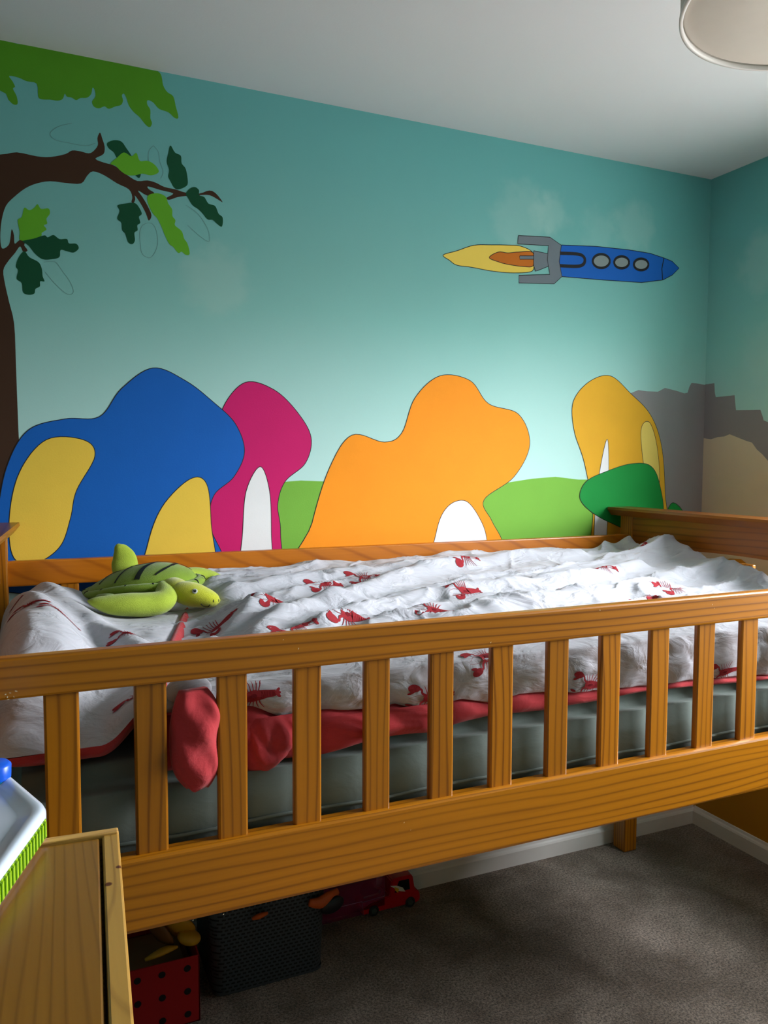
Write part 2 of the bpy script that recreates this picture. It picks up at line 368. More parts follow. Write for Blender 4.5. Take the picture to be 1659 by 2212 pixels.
# hill
p = Paint('back', 0)
C_HILL = paint('hill_green_paint', (118, 176, 62))
p.fill([(520, 1045), (600, 1042), (650, 1038), (700, 1040), (800, 1062), (900, 1068), (1000, 1062), (1080, 1045), (1150, 1034), (1200, 1030), (1250, 1036), (1300, 1036), (1350, 1050), (1420, 1060), (1500, 1060), (1512, 1300), (1100, 1320), (520, 1330)], C_HILL, smooth=False)
p.build('painted_hill', 'green rolling hill painted along the bottom of the wall')
# tree
p = Paint('back', 1)
p.fill(T([(-260, 750), (0, 757), (100, 744), (220, 768), (300, 772), (390, 755), (430, 733), (480, 738), (530, 750), (560, 735), (585, 700), (582, 660), (597, 626), (610, 660), (625, 710), (618, 755), (570, 782), (620, 805), (685, 825), (760, 880), (820, 915), (880, 912), (930, 925), (980, 950), (1050, 966), (1110, 985), (1190, 990), (1250, 972), (1290, 990), (1330, 1042), (1300, 1025), (1250, 1000), (1190, 1000), (1110, 1005), (1060, 1012), (1010, 1028), (995, 1015), (1035, 990), (960, 970), (885, 948), (890, 965), (922, 988), (880, 1003), (825, 972), (850, 1010), (880, 1060), (905, 1120), (888, 1152), (872, 1110), (840, 1050), (806, 1002), (808, 1025), (797, 1048), (785, 1040), (790, 1010), (770, 965), (700, 930), (620, 880), (555, 858), (520, 885), (485, 930), (400, 928), (300, 917), (220, 930), (150, 960), (80, 1015), (35, 1065), (10, 1150), (2, 1250), (12, 1318), (50, 1300), (62, 1260), (70, 1203), (84, 1240), (88, 1290), (118, 1268), (150, 1278), (145, 1300), (165, 1330), (140, 1340), (120, 1306), (90, 1345), (45, 1400), (20, 1450), (30, 1530), (55, 1640), (85, 1770), (95, 2000), (110, 2400), (125, 2700), (132, 3000), (115, 3120), (-260, 3250)]), C_BROWN, sub=3)
tree = p.build('painted_tree', 'brown tree trunk and branch painted at the left of the wall')
p = Paint('back', 2)
p.fill(T([(-300, -110), (0, 68), (300, 125), (600, 190), (900, 252), (945, 262), (965, 290), (975, 345), (1000, 385), (1035, 410), (1050, 470), (1066, 535), (1045, 540), (1005, 505), (950, 485), (915, 447), (882, 433), (880, 460), (898, 490), (898, 540), (908, 570), (895, 594), (870, 580), (835, 535), (800, 505), (770, 465), (755, 420), (740, 394), (728, 405), (735, 435), (722, 462), (690, 470), (650, 485), (625, 470), (590, 482), (560, 470), (550, 440), (570, 410), (565, 370), (552, 360), (545, 395), (520, 418), (480, 420), (455, 433), (430, 418), (400, 412), (387, 394), (375, 425), (345, 436), (300, 430), (250, 428), (228, 410), (220, 335), (160, 320), (110, 298), (55, 288), (75, 320), (90, 352), (78, 365), (100, 410), (105, 455), (80, 458), (50, 430), (0, 375), (-300, 320)]), C_CANOPY, sub=3)
p.build('painted_canopy', 'bright green canopy of leaves painted under the ceiling', )
leaves = [
 (C_DARK, [(640, 690), (680, 672), (725, 680), (755, 720), (785, 765), (815, 830), (840, 870), (832, 897), (812, 885), (760, 830), (700, 780), (680, 745), (650, 720)]),
 (C_LEAF, [(660, 812), (700, 775), (740, 745), (785, 768), (815, 748), (835, 795), (880, 795), (920, 815), (947, 850), (940, 870), (900, 882), (850, 872), (805, 882), (760, 880), (720, 855), (690, 825)]),
 (C_DARK, [(1018, 704), (1045, 745), (1080, 765), (1085, 810), (1110, 845), (1122, 920), (1110, 948), (1065, 966), (1040, 955), (1020, 920), (1005, 890), (1010, 850), (996, 800), (1005, 750)]),
 (C_DARK, [(1110, 990), (1135, 960), (1165, 952), (1188, 970), (1190, 1000), (1220, 1012), (1245, 1050), (1285, 1065), (1305, 1110), (1330, 1135), (1325, 1188), (1295, 1170), (1270, 1148), (1240, 1145), (1210, 1110), (1185, 1085), (1150, 1060), (1125, 1020)]),
 (C_LEAF, [(880, 1010), (905, 992), (950, 990), (990, 1010), (1005, 1050), (1028, 1085), (1030, 1125), (1048, 1150), (1045, 1180), (1085, 1215), (1100, 1260), (1120, 1290), (1133, 1350), (1110, 1357), (1085, 1338), (1065, 1345), (1035, 1310), (1010, 1290), (985, 1240), (965, 1190), (940, 1140), (910, 1105), (885, 1050)]),
 (C_DARK, [(702, 1062), (750, 1050), (800, 1046), (825, 1065), (847, 1110), (830, 1130), (838, 1165), (820, 1180), (822, 1210), (803, 1225), (806, 1270), (790, 1293), (765, 1280), (748, 1230), (730, 1210), (725, 1165), (700, 1140), (715, 1095)]),
 (C_LEAF, [(120, 1268), (118, 1220), (106, 1150), (130, 1130), (145, 1075), (175, 1090), (205, 1075), (225, 1054), (245, 1082), (290, 1080), (298, 1110), (278, 1140), (282, 1170), (262, 1180), (278, 1205), (250, 1225), (245, 1245), (190, 1270)]),
 (C_DARK, [(135, 1275), (200, 1260), (265, 1240), (285, 1252), (320, 1238), (355, 1262), (400, 1262), (412, 1288), (455, 1290), (470, 1318), (440, 1343), (400, 1335), (362, 1328), (355, 1370), (310, 1383), (255, 1383), (210, 1350), (170, 1300)]),
 (C_DARK, [(145, 1335), (175, 1370), (230, 1400), (250, 1440), (255, 1485), (266, 1515), (240, 1515), (238, 1545), (212, 1560), (205, 1588), (170, 1595), (138, 1580), (130, 1525), (100, 1500), (108, 1450), (95, 1425), (110, 1375)]),
]
for i, (c, pts) in enumerate(leaves):
    Paint('back', 3+i % 2).fill(T(pts), c, sub=4).build('painted_leaf', 'painted oak leaf, light green' if c is C_LEAF else 'painted oak leaf, dark green', tree)
M_PENCIL = simple('faint_pencil', (108, 150, 146), .8)
p = Paint('back', 2)
for pts in ([(850, 1180), (835, 1220), (838, 1290), (850, 1350), (895, 1374), (930, 1330), (942, 1270), (925, 1190), (890, 1165), (850, 1180)], [(915, 704), (888, 740), (890, 800), (930, 840)], [(915, 704), (945, 740), (955, 800), (975, 860), (960, 900)],
            [(430, 570), (350, 590), (300, 630), (330, 670), (420, 690), (510, 705), (570, 690)], [(260, 1400), (330, 1400), (370, 1450), (420, 1520), (438, 1580), (400, 1590), (330, 1530), (270, 1460)], [(1110, 1060), (1180, 1110), (1240, 1200), (1250, 1275), (1200, 1250), (1120, 1180)]):
    p.stroke(T(pts), .0009, M_PENCIL, smooth=True)
p.build('pencil_outline', 'faint pencil outlines of unpainted leaves')

# rocket
R_ = lambda q: Z(q, 900, 400, 2.1858)
C_BLUE = paint('rocket_blue_paint', (24, 98, 190)); C_GREY = paint('rocket_grey_paint', (112, 122, 130)); C_YEL = paint('flame_yellow_paint', (238, 206, 88)); C_ORG = paint('flame_orange_paint', (196, 108, 24)); C_WIN = paint('porthole_grey_paint', (140, 150, 150))
p = Paint('back', 2)
p.fill(R_([(125, 330), (190, 310), (270, 284), (350, 282), (430, 283), (490, 288), (545, 315), (552, 360), (550, 400), (520, 412), (440, 414), (350, 405), (260, 388), (190, 378), (155, 355)]), C_YEL, line=.0022)
p.fill(R_([(342, 342), (385, 316), (430, 320), (480, 316), (548, 318), (550, 380), (500, 384), (430, 374), (385, 362)]), C_ORG, line=.0022)
p.fill(R_([(486, 334), (552, 334), (552, 350), (486, 350)]), C_GREY, False, .0022)
p.fill(R_([(552, 310), (620, 324), (620, 384), (575, 402), (560, 406), (552, 380)]), C_GREY, False, .0022)
p.fill(R_([(480, 238), (628, 246), (682, 284), (672, 360), (685, 432), (648, 466), (482, 462), (482, 426), (628, 422), (616, 352), (622, 286), (476, 278)]), C_GREY, False, .0022)
p.fill(R_([(682, 283), (850, 290), (1000, 306), (1100, 322), (1166, 344), (1205, 360), (1238, 392), (1205, 425), (1162, 448), (1060, 460), (880, 448), (685, 432), (672, 360)]), C_BLUE, False, .0022)
p.stroke(R_([(1166, 345), (1156, 395), (1160, 448)]), .004)
p.stroke(R_([(675, 322), (760, 326), (788, 340), (792, 362), (780, 378), (750, 384), (675, 381)]), .011, smooth=True)
for cx, cy, r in ((870, 359, 36), (966, 365, 31), (1058, 375, 30)):
    p.fill(R_(oval(cx, cy, r+5, r*.9+2)), C_WIN, False); p.stroke(R_(oval(cx, cy, r+4, r*.9)+[oval(cx, cy, r+4, r*.9)[0]]), .0085)
p.build('painted_rocket', 'blue rocket with grey fins and yellow flame painted on the wall')

# plain rounded colour shapes standing in for the mural's figures
def shapes(name, label, base, items):
    p = Paint('back', base)
    for pts, m in items: p.fill(pts, m, True, .0020, 8)
    return p.build(name, label)
S_BLUE = paint('shape_blue_paint', (12, 96, 186)); S_YEL = paint('shape_yellow_paint', (240, 200, 72)); S_MAG = paint('shape_magenta_paint', (204, 18, 104)); S_ORG = paint('shape_orange_paint', (250, 150, 22)); S_WHT = paint('shape_white_paint', (236, 236, 236)); S_AMB = paint('shape_amber_paint', (226, 168, 36)); S_GRN = paint('shape_green_paint', (10, 138, 56)); S_PALE = paint('shape_pale_yellow_paint', (236, 206, 104))
shapes('painted_magenta_shape', 'plain rounded magenta shape with a white patch', 2, [
 ([(448, 1260), (440, 1120), (446, 1030), (468, 960), (482, 880), (530, 826), (592, 842), (642, 890), (672, 945), (660, 1000), (616, 1040), (600, 1090), (606, 1150), (596, 1260)], S_MAG),
 ([(520, 1260), (524, 1150), (532, 1060), (562, 1008), (582, 1060), (586, 1150), (584, 1260)], S_WHT)])
shapes('painted_blue_shape', 'plain rounded blue shape with two yellow patches', 6, [
 ([(-40, 1270), (-10, 1130), (14, 1010), (60, 930), (140, 905), (215, 900), (262, 840), (330, 795), (400, 822), (460, 868), (508, 915), (528, 975), (505, 1030), (462, 1070), (452, 1130), (455, 1270)], S_BLUE),
 ([(30, 1205), (20, 1120), (42, 1020), (100, 950), (180, 950), (205, 985), (165, 1060), (152, 1120), (130, 1180), (80, 1215)], S_YEL),
 ([(310, 1270), (318, 1180), (350, 1095), (410, 1035), (446, 1045), (456, 1130), (458, 1270)], S_YEL)])
shapes('painted_orange_shape', 'plain rounded orange shape with a white patch', 5, [
 ([(648, 1270), (674, 1130), (712, 1010), (760, 940), (830, 955), (868, 935), (896, 860), (950, 812), (1015, 822), (1055, 872), (1120, 895), (1144, 960), (1110, 1030), (1045, 1080), (1062, 1125), (1088, 1180), (1090, 1270)], S_ORG),
 ([(930, 1270), (942, 1150), (966, 1095), (1005, 1082), (1036, 1120), (1052, 1170), (1056, 1270)], S_WHT)])
shapes('painted_amber_shape', 'plain rounded amber shape with pale patches', 6, [
 ([(1288, 1200), (1280, 1100), (1262, 1000), (1240, 930), (1238, 868), (1272, 825), (1318, 812), (1362, 850), (1404, 895), (1428, 960), (1436, 1060), (1432, 1180)], S_AMB),
 ([(1384, 930), (1402, 912), (1418, 960), (1424, 1040), (1408, 1090), (1392, 1020)], S_PALE),
 ([(1284, 1200), (1286, 1090), (1298, 1000), (1312, 950), (1314, 1050), (1306, 1200)], S_WHT)])
shapes('painted_green_shape', 'plain rounded green shape above the bed end', 10, [
 ([(1252, 1075), (1266, 1040), (1310, 1018), (1362, 1002), (1404, 1006), (1424, 1045), (1430, 1120), (1380, 1150), (1320, 1130), (1276, 1105)], S_GRN),
 ([(1440, 1105), (1452, 1086), (1470, 1098), (1478, 1120), (1440, 1125)], S_GRN)])

# ruined castle over the corner
C_STONE = paint('castle_grey_paint', (142, 138, 140)); C_ARCH = paint('castle_beige_paint', (212, 198, 172))
K_ = lambda q: Z(q, 1159, 700, 3.318)
p = Paint('back', 1)
p.fill(K_([(650, 640), (655, 540), (675, 495), (730, 473), (790, 482), (870, 485), (920, 458), (1000, 478), (1060, 497), (1082, 492), (1095, 450), (1110, 422), (1150, 426), (1190, 433), (1290, 440), (1290, 800), (1290, 1200), (1290, 1520), (1290, 1700), (700, 1660), (760, 1000)]), C_STONE, False)
p.build('painted_castle', 'grey castle ruin painted beside the corner')
p = Paint('right', 1)
p.fill(K_([(1060, 434), (1191, 434), (1230, 430), (1275, 424), (1278, 490), (1285, 524), (1350, 518), (1420, 510), (1424, 560), (1430, 618), (1520, 617), (1605, 615), (1620, 660), (1628, 690), (1680, 712), (1800, 850), (1900, 1050), (2100, 1500), (2100, 1900), (1500, 1900), (1060, 1690), (1060, 1200), (1060, 800)]), C_STONE, False)
p.fill(K_([(1060, 812), (1197, 818), (1250, 826), (1300, 810), (1345, 806), (1385, 790), (1430, 808), (1500, 836), (1545, 850), (1580, 900), (1620, 935), (1659, 980), (1760, 1150), (1900, 1500), (1950, 1900), (1500, 1900), (1060, 1690), (1060, 1200), (1060, 1000)]), C_ARCH, False)
p.build('painted_castle', 'grey castle wall with a beige arch painted on the side wall')
Bo = MB(); Bo.add([(-.0022, 0, 0), (-.0022, RY0, 0), (-.0022, RY0, 1.03), (-.0022, -.32, .985), (-.0022, -.25, 1.0), (-.0022, -.19, 1.032), (-.0022, -.14, 1.028), (-.0022, -.10, 1.012), (-.0022, -.05, 1.02), (-.0022, 0, 1.01)], [tuple(range(10))], M_OCHRE)
Bo.build('painted_dado', wall_right, label='ochre paint on the lower part of the side wall')

# ------------------------------------------------------------ bed
BX0, BX1 = -2.40, -.355      # outer faces of the end posts
bed = thing('bed', (-1.38, -.56, 0), 'honey pine raised single bed with slatted side guard, along the painted wall', 'bed')
for x0 in (BX0, BX1-.055):
    for y0, y1 in ((-.092, -.032), (-1.075, -1.015)):
        MB().box(x0, x0+.055, y0, y1, 0, 1.19, M_SLAT, .004).build('post', bed)
# front guard: top rail and lower board
g = MB().box(BX0+.05, BX1-.05, -1.070, -1.048, 1.055, 1.112, M_RAIL, .004)
def flecks(mb, pts, plane, sz, seed):
    r = random.Random(seed)
    for (px, py) in pts:
        q = at(px, py, y=plane-.0004); n = r.randint(4, 6); s_ = sz*r.uniform(.6, 1.3); a0 = r.uniform(0, 3.14); el = r.uniform(.25, .6)
        vs = []
        for k in range(n):
            a = -2*math.pi*k/n; u, v = math.cos(a)*s_*r.uniform(.6, 1), math.sin(a)*s_*el*r.uniform(.6, 1)
            vs.append((q[0]+u*math.cos(a0)-v*math.sin(a0), plane-.0004, q[2]+u*math.sin(a0)+v*math.cos(a0)))
        mb.add(vs, [tuple(range(n))][::1], M_SCUFF)
flecks(g, [(12, 1500), (16, 1506), (22, 1497), (30, 1505), (35, 1493), (18, 1511), (612, 1382), (645, 1401), (1296, 1318), (1539, 1306), (1543, 1314), (1060, 1388)], -1.070, .0018, 3)
guard = g.build('guard_rail', bed)
g = MB().box(BX0+.05, BX1-.05, -1.074, -1.044, .695, .806, M_SIDE, .005)
flecks(g, [(873, 1777), (887, 1793), (483, 1975), (417, 1988)], -1.074, .002, 5)
side = g.build('side_board', bed)
xs0 = -2.2565
slat0 = MB().box(-.0228, .0228, -.0065, .0065, -.132, .132, M_SLAT, .0035)
first = None
for i in range(-1, 16):
    x = xs0+.1186*i
    if x < BX0+.08 or x > BX1-.08: continue
    if first is None: first = slat0.build('slat', guard, (x, -1.058, .932)); continue
    o = first.copy(); COL.objects.link(o); o.parent = guard; o.location = (x, -1.058, .932); o.matrix_parent_inverse = first.matrix_parent_inverse.copy()
    if i == 0:
        mb = MB(); flecks(mb, [(123, 1748), (126, 1756), (125, 1765), (128, 1772), (134, 1768), (146, 1752), (149, 1760), (153, 1757), (158, 1749), (155, 1770), (161, 1764), (131, 1775)], -1.0648, .0028, 9)
        mb.build('paint_scuff', guard, label='white paint scuffs low on the first slat')
# far side
far = MB().box(BX0+.05, BX1-.05, -.082, -.058, 1.062, 1.125, M_FAR, .004).build('far_rail', bed)
MB().box(BX0+.05, BX1-.05, -.086, -.054, .695, .806, M_SIDE, .004).build('far_side_board', bed)
for i in range(15):
    o = first.copy(); COL.objects.link(o); o.parent = far; o.location = (-2.235+.1186*i+.03, -.070, .935); o.matrix_parent_inverse = Matrix.Identity(4)
    if o.location[0] > -.45: bpy.data.objects.remove(o)
# end boards with arched lower edge, cap and slats
def endboard(name, xc, slats_at, rack=0.0):
    yA, yB = -1.03, -.075; n = 24
    pts = [(yA, 1.19), (yB, 1.19)]
    for k in range(n+1):
        t = k/n; y = yB+(yA-yB)*t; pts.append((y, 1.070+.031*math.sin(math.pi*t)**.8))
    def rk(mb): mb.v = [(x+rack*(y+.03), y, z) for x, y, z in mb.v]; return mb
    e = rk(MB().prism(pts, 0, xc-.011, xc+.011, M_END, 0)).build(name, bed)
    cp = MB(); cp.prism([(xc-.050, 1.208), (xc-.048, 1.216), (xc+.048, 1.216), (xc+.050, 1.208), (xc+.034, 1.188), (xc-.034, 1.188)], 1, -1.105, -.006, M_END)
    rk(cp).build('cap', e)
    rk(MB().box(xc-.014, xc+.014, -1.02, -.09, .695, .80, M_END, .003)).build('lower_rail', e)
    f = None
    for y in slats_at:
        if f is None:
            f = MB().box(-.0065, .0065, -.0245, .0245, -.145, .145, M_SLAT, .003).build('slat', e, (xc+rack*(y+.03), y, .935))
        else:
            o = f.copy(); COL.objects.link(o); o.parent = e; o.location = (xc+rack*(y+.03), y, .935); o.matrix_parent_inverse = f.matrix_parent_inverse.copy()
ys = [-.208-.118*k for k in range(7)]
endboard('footboard', BX1-.04, ys); endboard('headboard', BX0+.032, ys, .075)
f = None
for k in range(11):
    x = BX0+.16+.176*k
    if f is None: f = MB().box(-.035, .035, -.475, .475, -.009, .009, M_END, .003).build('base_slat', bed, (x, -.565, .729))
    else:
        o = f.copy(); COL.objects.link(o); o.parent = bed; o.location = (x, -.565, .729); o.matrix_parent_inverse = f.matrix_parent_inverse.copy()

# ------------------------------------------------------------ mattress
b = bmesh.new(); bmesh.ops.create_cube(b, size=1)
mx0, mx1, my0, my1, mz0, mz1 = -2.345, -.41, -1.034, -.098, .74, .925
for v in b.verts: v.co = Vector(((mx0+mx1)/2+v.co.x*(mx1-mx0), (my0+my1)/2+v.co.y*(my1-my0), (mz0+mz1)/2+v.co.z*(mz1-mz0)))
bmesh.ops.bevel(b, geom=b.edges[:], offset=.035, segments=5, affect='EDGES')
bmesh.ops.subdivide_edges(b, edges=[e for e in b.edges if e.calc_length() > .3], cuts=60, use_grid_fill=True)
for v in b.verts:
    c = v.co
    if c.y < -.9 and .76 < c.z < .91:
        c.y += .006*float(vnoise(np.array([c.x*5]), np.array([c.z*9]), 5)[0])
mt = MB().bm(b, M_SHEET, True).build('mattress')
tag(mt, 'single mattress in a sage grey sheet under the lobster duvet', 'mattress')
P_ = [(-2.32+.04*k, -1.0355+.0008*math.sin(k*1.7), .812+.002*math.sin(k*.8)) for k in range(48)]
MB().loft(P_, [(.0028, .0028)]*len(P_), M_SHEET, n=8, sub=2).build('piping', mt)

# ------------------------------------------------------------ duvet
DX0, DX1 = -2.12, -.425
NX, NS = 380, 230
xs = np.linspace(DX0, DX1, NX)
# profile parameter s: 0..0.16 front face (from red lower edge up), then the top
folds = [  # photo polylines of crests on the duvet top, height, width
 ([(545, 1362), (640, 1325), (760, 1298), (880, 1268), (1000, 1248), (1120, 1236), (1250, 1228)], .024, .032),
 ([(480, 1298), (600, 1284), (760, 1266), (900, 1245), (1020, 1222)], .013, .030),
 ([(500, 1262), (650, 1250), (800, 1232), (900, 1224)], .009, .035),
 ([(700, 1352), (820, 1318), (900, 1300), (1050, 1284), (1250, 1262), (1380, 1240)], .022, .030),
 ([(800, 1352), (900, 1328), (1000, 1312), (1120, 1300)], .014, .028),
 ([(1060, 1322), (1200, 1300), (1350, 1278), (1480, 1250), (1560, 1248), (1640, 1262)], .024, .040),
 ([(440, 1378), (500, 1340), (560, 1315)], .018, .03),
 ([(1050, 1200), (1150, 1190), (1250, 1198), (1330, 1212)], .018, .035),
 ([(1150, 1228), (1290, 1220), (1390, 1222)], -.016, .025),
 ([(1330, 1232), (1420, 1222), (1480, 1205), (1540, 1215)], .014, .05),
 ([(620, 1308), (760, 1318), (840, 1300)], -.012, .03),
 ([(1180, 1292), (1330, 1262), (1440, 1262)], -.010, .03),
]
def seg_dist(px, py, A, B):
    d = B-A; t = np.clip(((px-A[0])*d[0]+(py-A[1])*d[1])/(d@d+1e-9), 0, 1)
    return np.hypot(px-A[0]-t*d[0], py-A[1]-t*d[1])
def top_h(X, Y):
    h = 1.040 + .030*ss(Y, -.75, -.2) + .004*np.sin(X*3.1)
    h += .018*ss(X, -1.25, -.9)*ss(Y, -.6, -.15) + .006
    h += .045*np.exp(-((X+.47)/.10)**2-((Y+.33)/.13)**2) + .034*np.exp(-((X+.47)/.09)**2-((Y+.56)/.11)**2) - .03*np.exp(-((X+.55)/.12)**2-((Y+.185)/.05)**2)
    h += .03*np.exp(-((X+.45)/.04)**2-((Y+.115)/.05)**2)
    for pl, a, w in folds:
        Q = np.array([at(q[0], q[1], z=1.05)[:2] for q in pl]); Q = cat(Q, 4)
        dm = np.full(X.shape, 9.)
        for i in range(len(Q)-1): dm = np.minimum(dm, seg_dist(X, Y, Q[i], Q[i+1]))
        h += a*np.exp(-(dm/w)**2)
    wx = vnoise(X*3, Y*5, 31)*.25; wy = vnoise(X*3+9, Y*5, 47)*.25
    h += .020*vnoise((X+wx)*4, (Y+wy)*9, 11, 3)
    r = 1-np.abs(2*vnoise((X+wx)*3.2+Y*1.5, (Y+wy)*12-X*2, 23, 2))*2
    h += .011*np.clip(r, 0, 1)**3 - .035*ss(-X, 1.86, 1.97)
    r = 1-np.abs(2*vnoise((X+wx)*7-Y*3, (Y+wy)*16+X*3, 61, 2))*2.2
    h += .004*np.clip(r, 0, 1)**4
    return h
zr_pts = [(-2.02, .905), (-1.977, .903), (-1.917, .895), (-1.862, .898), (-1.80, .903), (-1.738, .911), (-1.658, .904), (-1.547, .914), (-1.406, .909), (-1.185, .918), (-.936, .908), (-.4, .905)]
zs_pts = [(-2.02, .995), (-1.978, .988), (-1.93, .965), (-1.86, .968), (-1.78, .958), (-1.733, .962), (-1.689, .946), (-1.60, .955), (-1.541, .940), (-1.48, .948), (-1.41, .945), (-1.357, .938), (-1.223, .932), (-1.08, .928), (-.925, .922), (-.844, .914), (-.4, .91)]
def itp(p, x): return np.interp(x, [q[0] for q in p], [q[1] for q in p])
S = np.linspace(0, 1, NS); SF = .22   # share of rows on the front face
G = np.zeros((NX, NS, 3))
zr = itp(zr_pts, xs); zs = itp(zs_pts, xs) + .006*vnoise(xs*14, xs*0+.5, 3); zr = zr+.006*vnoise(xs*10, xs*0+2.5, 8)
for j, s_ in enumerate(S):
    if s_ < .07:                       # red underside
        t = s_/.07; z = zr+(zs-zr)*t; bul = np.sin(math.pi*min(1, t*.98+.02))**.6
        y = -1.008-.030*bul*(.55+.45*ss(-xs, 1.45, 1.95)) - .008*vnoise(xs*16, xs*0+t*2, 77)*bul
    elif s_ < SF:                      # white front face
        t = (s_-.07)/(SF-.07); z = zs+(1.025-zs)*t
        y = -1.012-.022*np.sin(math.pi*min(1, .12+t*.75))+.012*vnoise(xs*9, xs*0+t*1.8, 5)+.006*vnoise(xs*26, xs*0+t*3, 15)
        y = np.maximum(y, -1.043)
    else:
        t = (s_-SF)/(1-SF); y = -1.015+(t**1.0)*(.92)+0*xs
        yy = np.full(NX, -1.015+t*.92); h = top_h(xs, yy)
        e = ss(t, 0, .10); z = 1.025*(1-e)+h*e if t < .10 else h
        e2 = np.sqrt(np.clip(1-((np.clip(t, .965, 1)-.965)/.035)**2, 0, 1)); z = z*e2+(1-e2)*(z-.06)
        y = yy+.0
    G[:, j, 0] = xs; G[:, j, 1] = y; G[:, j, 2] = z
# round off left edge (lies under the pillow) and right edge
for i, x in enumerate(xs):
    e = min(1, max(0, (DX1-x)/.03)); e = math.sqrt(max(0, 1-(1-e)**2)); k0 = int(NS*SF)
    G[i, k0:, 2] = G[i, k0:, 2]*e+(1-e)*(np.minimum(G[i, k0:, 2], .99))
    e = min(1, max(0, (x-DX0)/.05)); e = math.sqrt(max(0, 1-(1-e)**2))
    G[i, k0:, 2] = G[i, k0:, 2]-(1-e)*.05
# small slack ripples in normal direction on the front
vs = G.reshape(-1, 3); fw, fr_ = [], []
jr = int(NS*.07)
for i in range(NX-1):
    for j in range(NS-1):
        q = (i*NS+j, (i+1)*NS+j, (i+1)*NS+j+1, i*NS+j+1); (fr_ if j < jr else fw).append(q)
dv = MB().add(vs, fw, M_WHITE, True)
dv.mat(M_RED); dv.f += fr_; dv.mi += [1]*len(fr_); dv.sm += [True]*len(fr_)
# normals for decals
dGx = np.gradient(G, axis=0); dGs = np.gradient(G, axis=1); NRM = np.cross(dGx, dGs); NRM /= np.linalg.norm(NRM, axis=2)[..., None]+1e-9
def sample(x, s_, off=.0008):
    fi = np.clip((x-DX0)/(DX1-DX0)*(NX-1), 0, NX-1.001); fj = np.clip(s_*(NS-1), 0, NS-1.001)
    i, j = int(fi), int(fj); a, b_ = fi-i, fj-j
    g = lambda A: (A[i, j]*(1-a)+A[i+1, j]*a)*(1-b_)+(A[i, j+1]*(1-a)+A[i+1, j+1]*a)*b_
    return g(G)+g(NRM)*off
# lobster motif: claws towards -u, tail towards +u, unit length 1
def lobster():
    polys = []   # (points, dark)
    def strip(pts, w0, w1, dark=0):
        P = cat(np.array(pts, float), 4); L_ = []; R2 = []
        for i in range(len(P)):
            t = P[min(i+1, len(P)-1)]-P[max(i-1, 0)]; t /= np.linalg.norm(t)+1e-9; n = np.array([-t[1], t[0]]); w = w0+(w1-w0)*i/(len(P)-1)
            L_.append(P[i]+n*w/2); R2.append(P[i]-n*w/2)
        for i in range(len(P)-1): polys.append(([L_[i], R2[i], R2[i+1], L_[i+1]], dark))
    def el(cx, cy, rx, ry, rot=0, dark=0, n=14):
        c, s_ = math.cos(rot), math.sin(rot); R3 = [(cx+rx*math.cos(t)*c-ry*math.sin(t)*s_, cy+rx*math.cos(t)*s_+ry*math.sin(t)*c) for t in [2*math.pi*k/n for k in range(n)]]
        for k in range(n): polys.append(([(cx, cy), R3[k], R3[(k+1) % n]], dark))
    el(.0, 0, .17, .095); strip([(.1, 0), (.25, .005), (.42, 0)], .165, .095)
    for k in range(5): strip([(.14+k*.055, -.052+k*.004), (.15+k*.055, .052-k*.004)], .008, .008, 1)
    for a in (-.7, 0, .7): el(.46, a*.05, .06, .028, a)
    for sg in (-1, 1):
        strip([(-.1, .04*sg), (-.2, .10*sg), (-.22, .17*sg), (-.30, .20*sg)], .045, .045)
        el(-.38, .21*sg, .14, .075, -.1*sg); el(-.44, .13*sg, .085, .026, .25*sg)
        for k in range(5):
            x0 = -.09+k*.045; strip([(x0, .05*sg), (x0+.0-.03+k*.02, .15*sg), (x0-.07+k*.05, .24*sg)], .024, .008)
        strip([(-.13, .03*sg), (-.3, .06*sg), (-.5, .02*sg)], .008, .003)
    el(.0, 0, .06, .03, 0, 1)
    return polys
LOB = lobster()
def place(mb, fn, L_, rot, sq=1.0):
    c, s_ = math.cos(rot), math.sin(rot)
    for pts, dk in LOB:
        vs = []
        for (u, v) in pts:
            u, v = u*L_, v*L_*sq; q = fn(u*c-v*s_, u*s_+v*c, .0013 if dk else .0009)
            if q is None: vs = None; break
            vs.append(q)
        if vs: mb.add(vs, [tuple(range(len(vs)))], M_LOBD if dk else M_LOB)
random.seed(11)
for px, py, r in ((550, 1233, .1), (703, 1270, 0), (788, 1231, -.05), (590, 1297, .15), (752, 1322, -.3), (938, 1318, -.35), (1004, 1219, 0), (1005, 1277, .1), (1255, 1261, -.1), (1300, 1240, -.3), (472, 1357, .5), (1385, 1210, .3), (1492, 1214, .2), (1452, 1266, 0), (1410, 1290, .1), (1640, 1264, .2), (640, 1352, .2)):
    q = at(px, py, z=1.06)
    for _ in range(6):
        s0 = SF+(q[1]+1.015)/.92*(1-SF); zz = sample(min(max(q[0], DX0), DX1), min(max(s0, SF), 1))[2]; q = at(px, py, z=zz)
    def fn(u, v, off, q=q):
        x = q[0]+u; y = q[1]+v
        if not (DX0+.01 < x < DX1-.01) or not (-1.0 < y < -.11): return None
        return sample(x, SF+(y+1.015)/.92*(1-SF), off)
    place(dv, fn, .088, r, 1.6)
for px, py, r, l in ((548, 1505, .02, .086), (932, 1506, .0, .088), (1062, 1422, .2, .082), (1280, 1480, -.15, .088), (1570, 1452, .1, .082)):
    q = at(px, py, y=-1.035)
    def fn(u, v, off, q=q):
        x = q[0]+u; z = q[2]+v; zsx = float(itp(zs_pts, x)); t = (z-zsx)/(1.025-zsx)
        if t < .04 or t > 1.4 or not (DX0+.01 < x < DX1-.01): return None
        s_ = .07+t*(SF-.07) if t < 1 else SF+(z-1.025)*.9
        return sample(x, s_, off+.0012)
    place(dv, fn, l, r)
